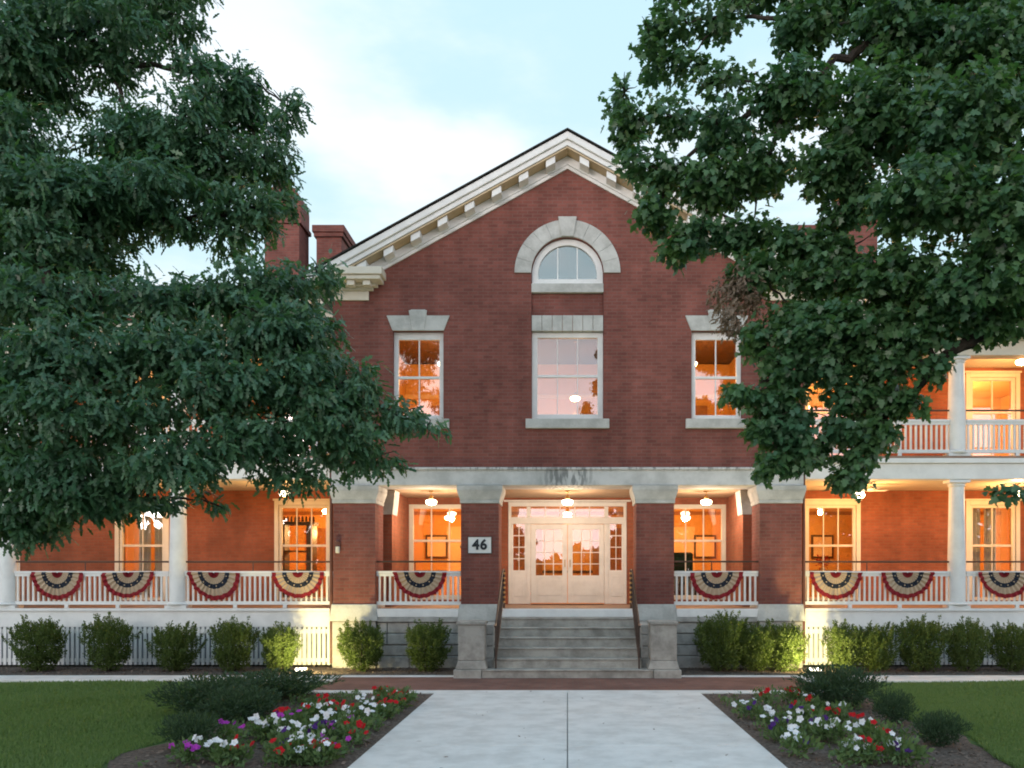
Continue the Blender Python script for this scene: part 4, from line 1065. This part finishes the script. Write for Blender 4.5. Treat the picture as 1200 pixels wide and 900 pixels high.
clusters = [  # (px, py, colour, plants, spread px, side): flower patches of the two beds
    (340, 868, 'white', 5, 28, 'left'), (312, 858, 'white', 5, 12, 'left'), (362, 880, 'white', 4, 20, 'left'), (400, 850, 'white', 4, 22, 'left'), (425, 846, 'white', 3, 14, 'left'), (375, 836, 'white', 3, 14, 'left'), (440, 836, 'white', 3, 24, 'left'), (240, 886, 'white', 3, 16, 'left'), (262, 892, 'white', 2, 8, 'left'), (360, 895, 'white', 4, 12, 'left'),
    (340, 850, 'magenta', 3, 20, 'left'), (405, 862, 'magenta', 3, 16, 'left'), (265, 866, 'magenta', 2, 12, 'left'), (215, 890, 'magenta', 3, 12, 'left'), (430, 880, 'magenta', 2, 10, 'left'), (380, 866, 'purple', 3, 14, 'left'), (345, 880, 'purple', 2, 20, 'left'),
    (400, 836, 'red', 4, 14, 'left'), (345, 845, 'red', 3, 16, 'left'), (382, 828, 'red', 2, 8, 'left'), (460, 832, 'red', 4, 18, 'left'), (480, 820, 'red', 3, 8, 'left'), (280, 893, 'red', 3, 14, 'left'), (345, 893, 'red', 3, 14, 'left'), (390, 893, 'red', 3, 12, 'left'), (430, 866, 'red', 2, 10, 'left'), (360, 836, 'red', 2, 10, 'left'), (455, 818, 'red', 2, 8, 'left'),
    (925, 862, 'white', 6, 20, 'right'), (975, 865, 'white', 6, 18, 'right'), (905, 848, 'white', 4, 18, 'right'), (935, 845, 'white', 3, 12, 'right'), (875, 832, 'white', 3, 14, 'right'), (1000, 885, 'white', 5, 18, 'right'), (1060, 885, 'white', 3, 12, 'right'), (930, 880, 'white', 3, 10, 'right'), (985, 838, 'white', 3, 10, 'right'), (1020, 862, 'white', 2, 6, 'right'), (945, 820, 'white', 2, 18, 'right'),
    (945, 840, 'red', 3, 12, 'right'), (955, 828, 'red', 3, 10, 'right'), (928, 818, 'red', 2, 6, 'right'), (900, 822, 'red', 2, 6, 'right'), (1005, 856, 'red', 2, 8, 'right'), (1030, 870, 'red', 3, 12, 'right'), (980, 842, 'red', 2, 8, 'right'), (1018, 888, 'red', 2, 8, 'right'),
    (885, 838, 'purple', 3, 8, 'right'), (955, 846, 'purple', 2, 14, 'right'), (935, 885, 'purple', 1, 10, 'right'), (1060, 896, 'purple', 2, 6, 'right'), (965, 860, 'purple', 2, 10, 'right'), (890, 862, 'purple', 2, 10, 'right')]
for (px, py, c, n, sp, side) in clusters:
    for _ in range(max(1, round(n * (0.95 if side == 'left' else 0.75)))):
        x, y = at_ground(px + fr.uniform(-sp, sp), min(py + fr.uniform(-0.3, 0.3) * sp + 8, 898))
        s = -1 if side == 'left' else 1
        if abs(x) < 2.42: x = s * (2.42 + fr.uniform(0, 0.15))
        if y > -4.4: y = -4.4 - fr.uniform(0, 0.2)
        petunia(x, y, c, fr.choice((1, 2, 2, 3)) if c != 'white' else fr.choice((2, 3, 3)), side)
# low green ground cover between the flowers
gp_, gd, gn, gs = [], [], [], []
for s in (-1, 1):
    n = 5200
    x = s * rng.uniform(2.35, 4.4, n); y = rng.uniform(-9.9, -4.3, n)
    keep = (np.sin(x * 3.1 + 1) * np.cos(y * 2.3) + 0.5 * np.sin(x * 7 + y * 5) > (0.1 if s < 0 else 0.45))
    x, y = x[keep], y[keep]; n = len(x)
    gp_.append(np.stack([x, y, rng.uniform(0.015, 0.13, n)], 1)); gd.append(rng.normal(size=(n, 3)) * 0.6 + np.array([0, 0, 0.7])); gn.append(rng.normal(size=(n, 3)) * 0.5 + np.array([0, 0, 1.0])); gs.append(rng.uniform(0.04, 0.085, n))
o = bpy.data.objects.new('bedding_foliage', leaves_mesh('bedding_foliage', np.concatenate(gp_), np.concatenate(gd), np.concatenate(gn), np.concatenate(gs), T_SMALL, M['petleaf'])); C.objects.link(o)
tag(o, 'low green leaves covering the soil between the flowers', 'ground cover', kind='stuff')
# mulch chips
n = 9000
x = np.concatenate([rng.uniform(2.3, 4.6, n // 2) * rng.choice([-1, 1], n // 2), rng.uniform(1.75, 12.5, n // 2) * rng.choice([-1, 1], n // 2)])
y = np.concatenate([rng.uniform(-10, -4.2, n // 2), rng.uniform(-1.5, 0.1, n // 2)])
o = bpy.data.objects.new('mulch_chips', leaves_mesh('mulch_chips', np.stack([x, y, rng.uniform(0.014, 0.03, n)], 1), rng.normal(size=(n, 3)) * np.array([1, 1, 0.25]), rng.normal(size=(n, 3)) * 0.35 + np.array([0, 0, 1]), rng.uniform(0.03, 0.08, n), T_SMALL, M['chips'])); C.objects.link(o)
tag(o, 'brown wood mulch chips lying on the planting beds', 'mulch', kind='stuff')
# fallen leaves on the paving
n = 60
x = rng.uniform(-2.2, 2.2, n); y = rng.uniform(-10, -2.2, n); z = np.where(y > -3.84, 0.030, 0.042)
o = bpy.data.objects.new('fallen_leaves', leaves_mesh('fallen_leaves', np.stack([x, y, z], 1), rng.normal(size=(n, 3)) * np.array([1, 1, 0.05]), rng.normal(size=(n, 3)) * 0.15 + np.array([0, 0, 1]), rng.uniform(0.03, 0.08, n), T_OAK, M['chips'])); C.objects.link(o)
tag(o, 'small brown fallen leaves scattered on the walkway', 'leaves', kind='stuff')
# lawn grass
gx = []
for s in (-1, 1):
    n = 75000
    d_ = rng.uniform(8.4, 15.9, n); lim = np.minimum(d_ * (0.68 if s < 0 else 0.56), 11.5)
    x = 4.55 + rng.random(n) * np.maximum(lim - 4.55, 0.05)
    yy = d_ - CAM_D
    edge = 4.75 + 0.16 * np.sin((-4.16 - yy) * 1.82 + s)
    k = (x > edge) & (yy < -2.5) & (lim > 4.7)
    gx.append(np.stack([s * x[k], yy[k], np.zeros(k.sum())], 1))
p = np.concatenate(gx); n = len(p)
patch = 1 + 0.35 * np.sin(p[:, 0] * 1.1 + 2 * np.sin(p[:, 1] * 0.7)) * np.sin(p[:, 1] * 1.6)
o = bpy.data.objects.new('grass', leaves_mesh('grass', p, rng.normal(size=(n, 3)) * 0.45 + np.array([0, 0, 1.0]), rng.normal(size=(n, 3)) * np.array([1, 1, 0.1]), patch * rng.uniform(0.03, 0.075, n), T_NEEDLE, M['grass'])); C.objects.link(o)
tag(o, 'short green mown grass of the lawn', 'grass', kind='stuff')

# unseen wood added behind the viewer, shaped to darken the window reflections
n = 26000
x = rng.uniform(-90, 90, n); top = 12.0 + 2.6 * np.sin(x * 0.16) + 2.2 * np.sin(x * 0.43 + 1)
top = top * np.clip(np.abs(x) / 13, 0.3, 1)  # kept low in the middle so the door glass mirrors bright sky
z = rng.random(n) ** 1.1 * np.maximum(top, 1.5)
o = bpy.data.objects.new('far_wood', leaves_mesh('far_wood', np.stack([x, rng.uniform(-82, -74, n), z], 1), rng.normal(size=(n, 3)), rng.normal(size=(n, 3)), rng.uniform(1.2, 2.4, n), T_SMALL, M['maple'])); C.objects.link(o)
tag(o, 'added far wood behind the viewer that darkens the window reflections', 'wood', kind='stuff')

# red bouquet on the table behind the window
bq = tag(empty('bouquet', (6.72, 3.95, 2.031)), 'bouquet of red flowers in a vase behind the right wing window', 'bouquet')
MB().lathe([(0.05, 0.0), (0.08, 0.08), (0.045, 0.18), (0.06, 0.2)], seg=14).build('vase', M['cream'], bq, smooth=True)
me = shrub_mesh(140, 0.2, 0.16, 0.36, 0.07, T_SMALL, PC['red'], 99)
o = bpy.data.objects.new('flowers', me); C.objects.link(o); o.parent = bq; o.location = (0, 0, 0.16)
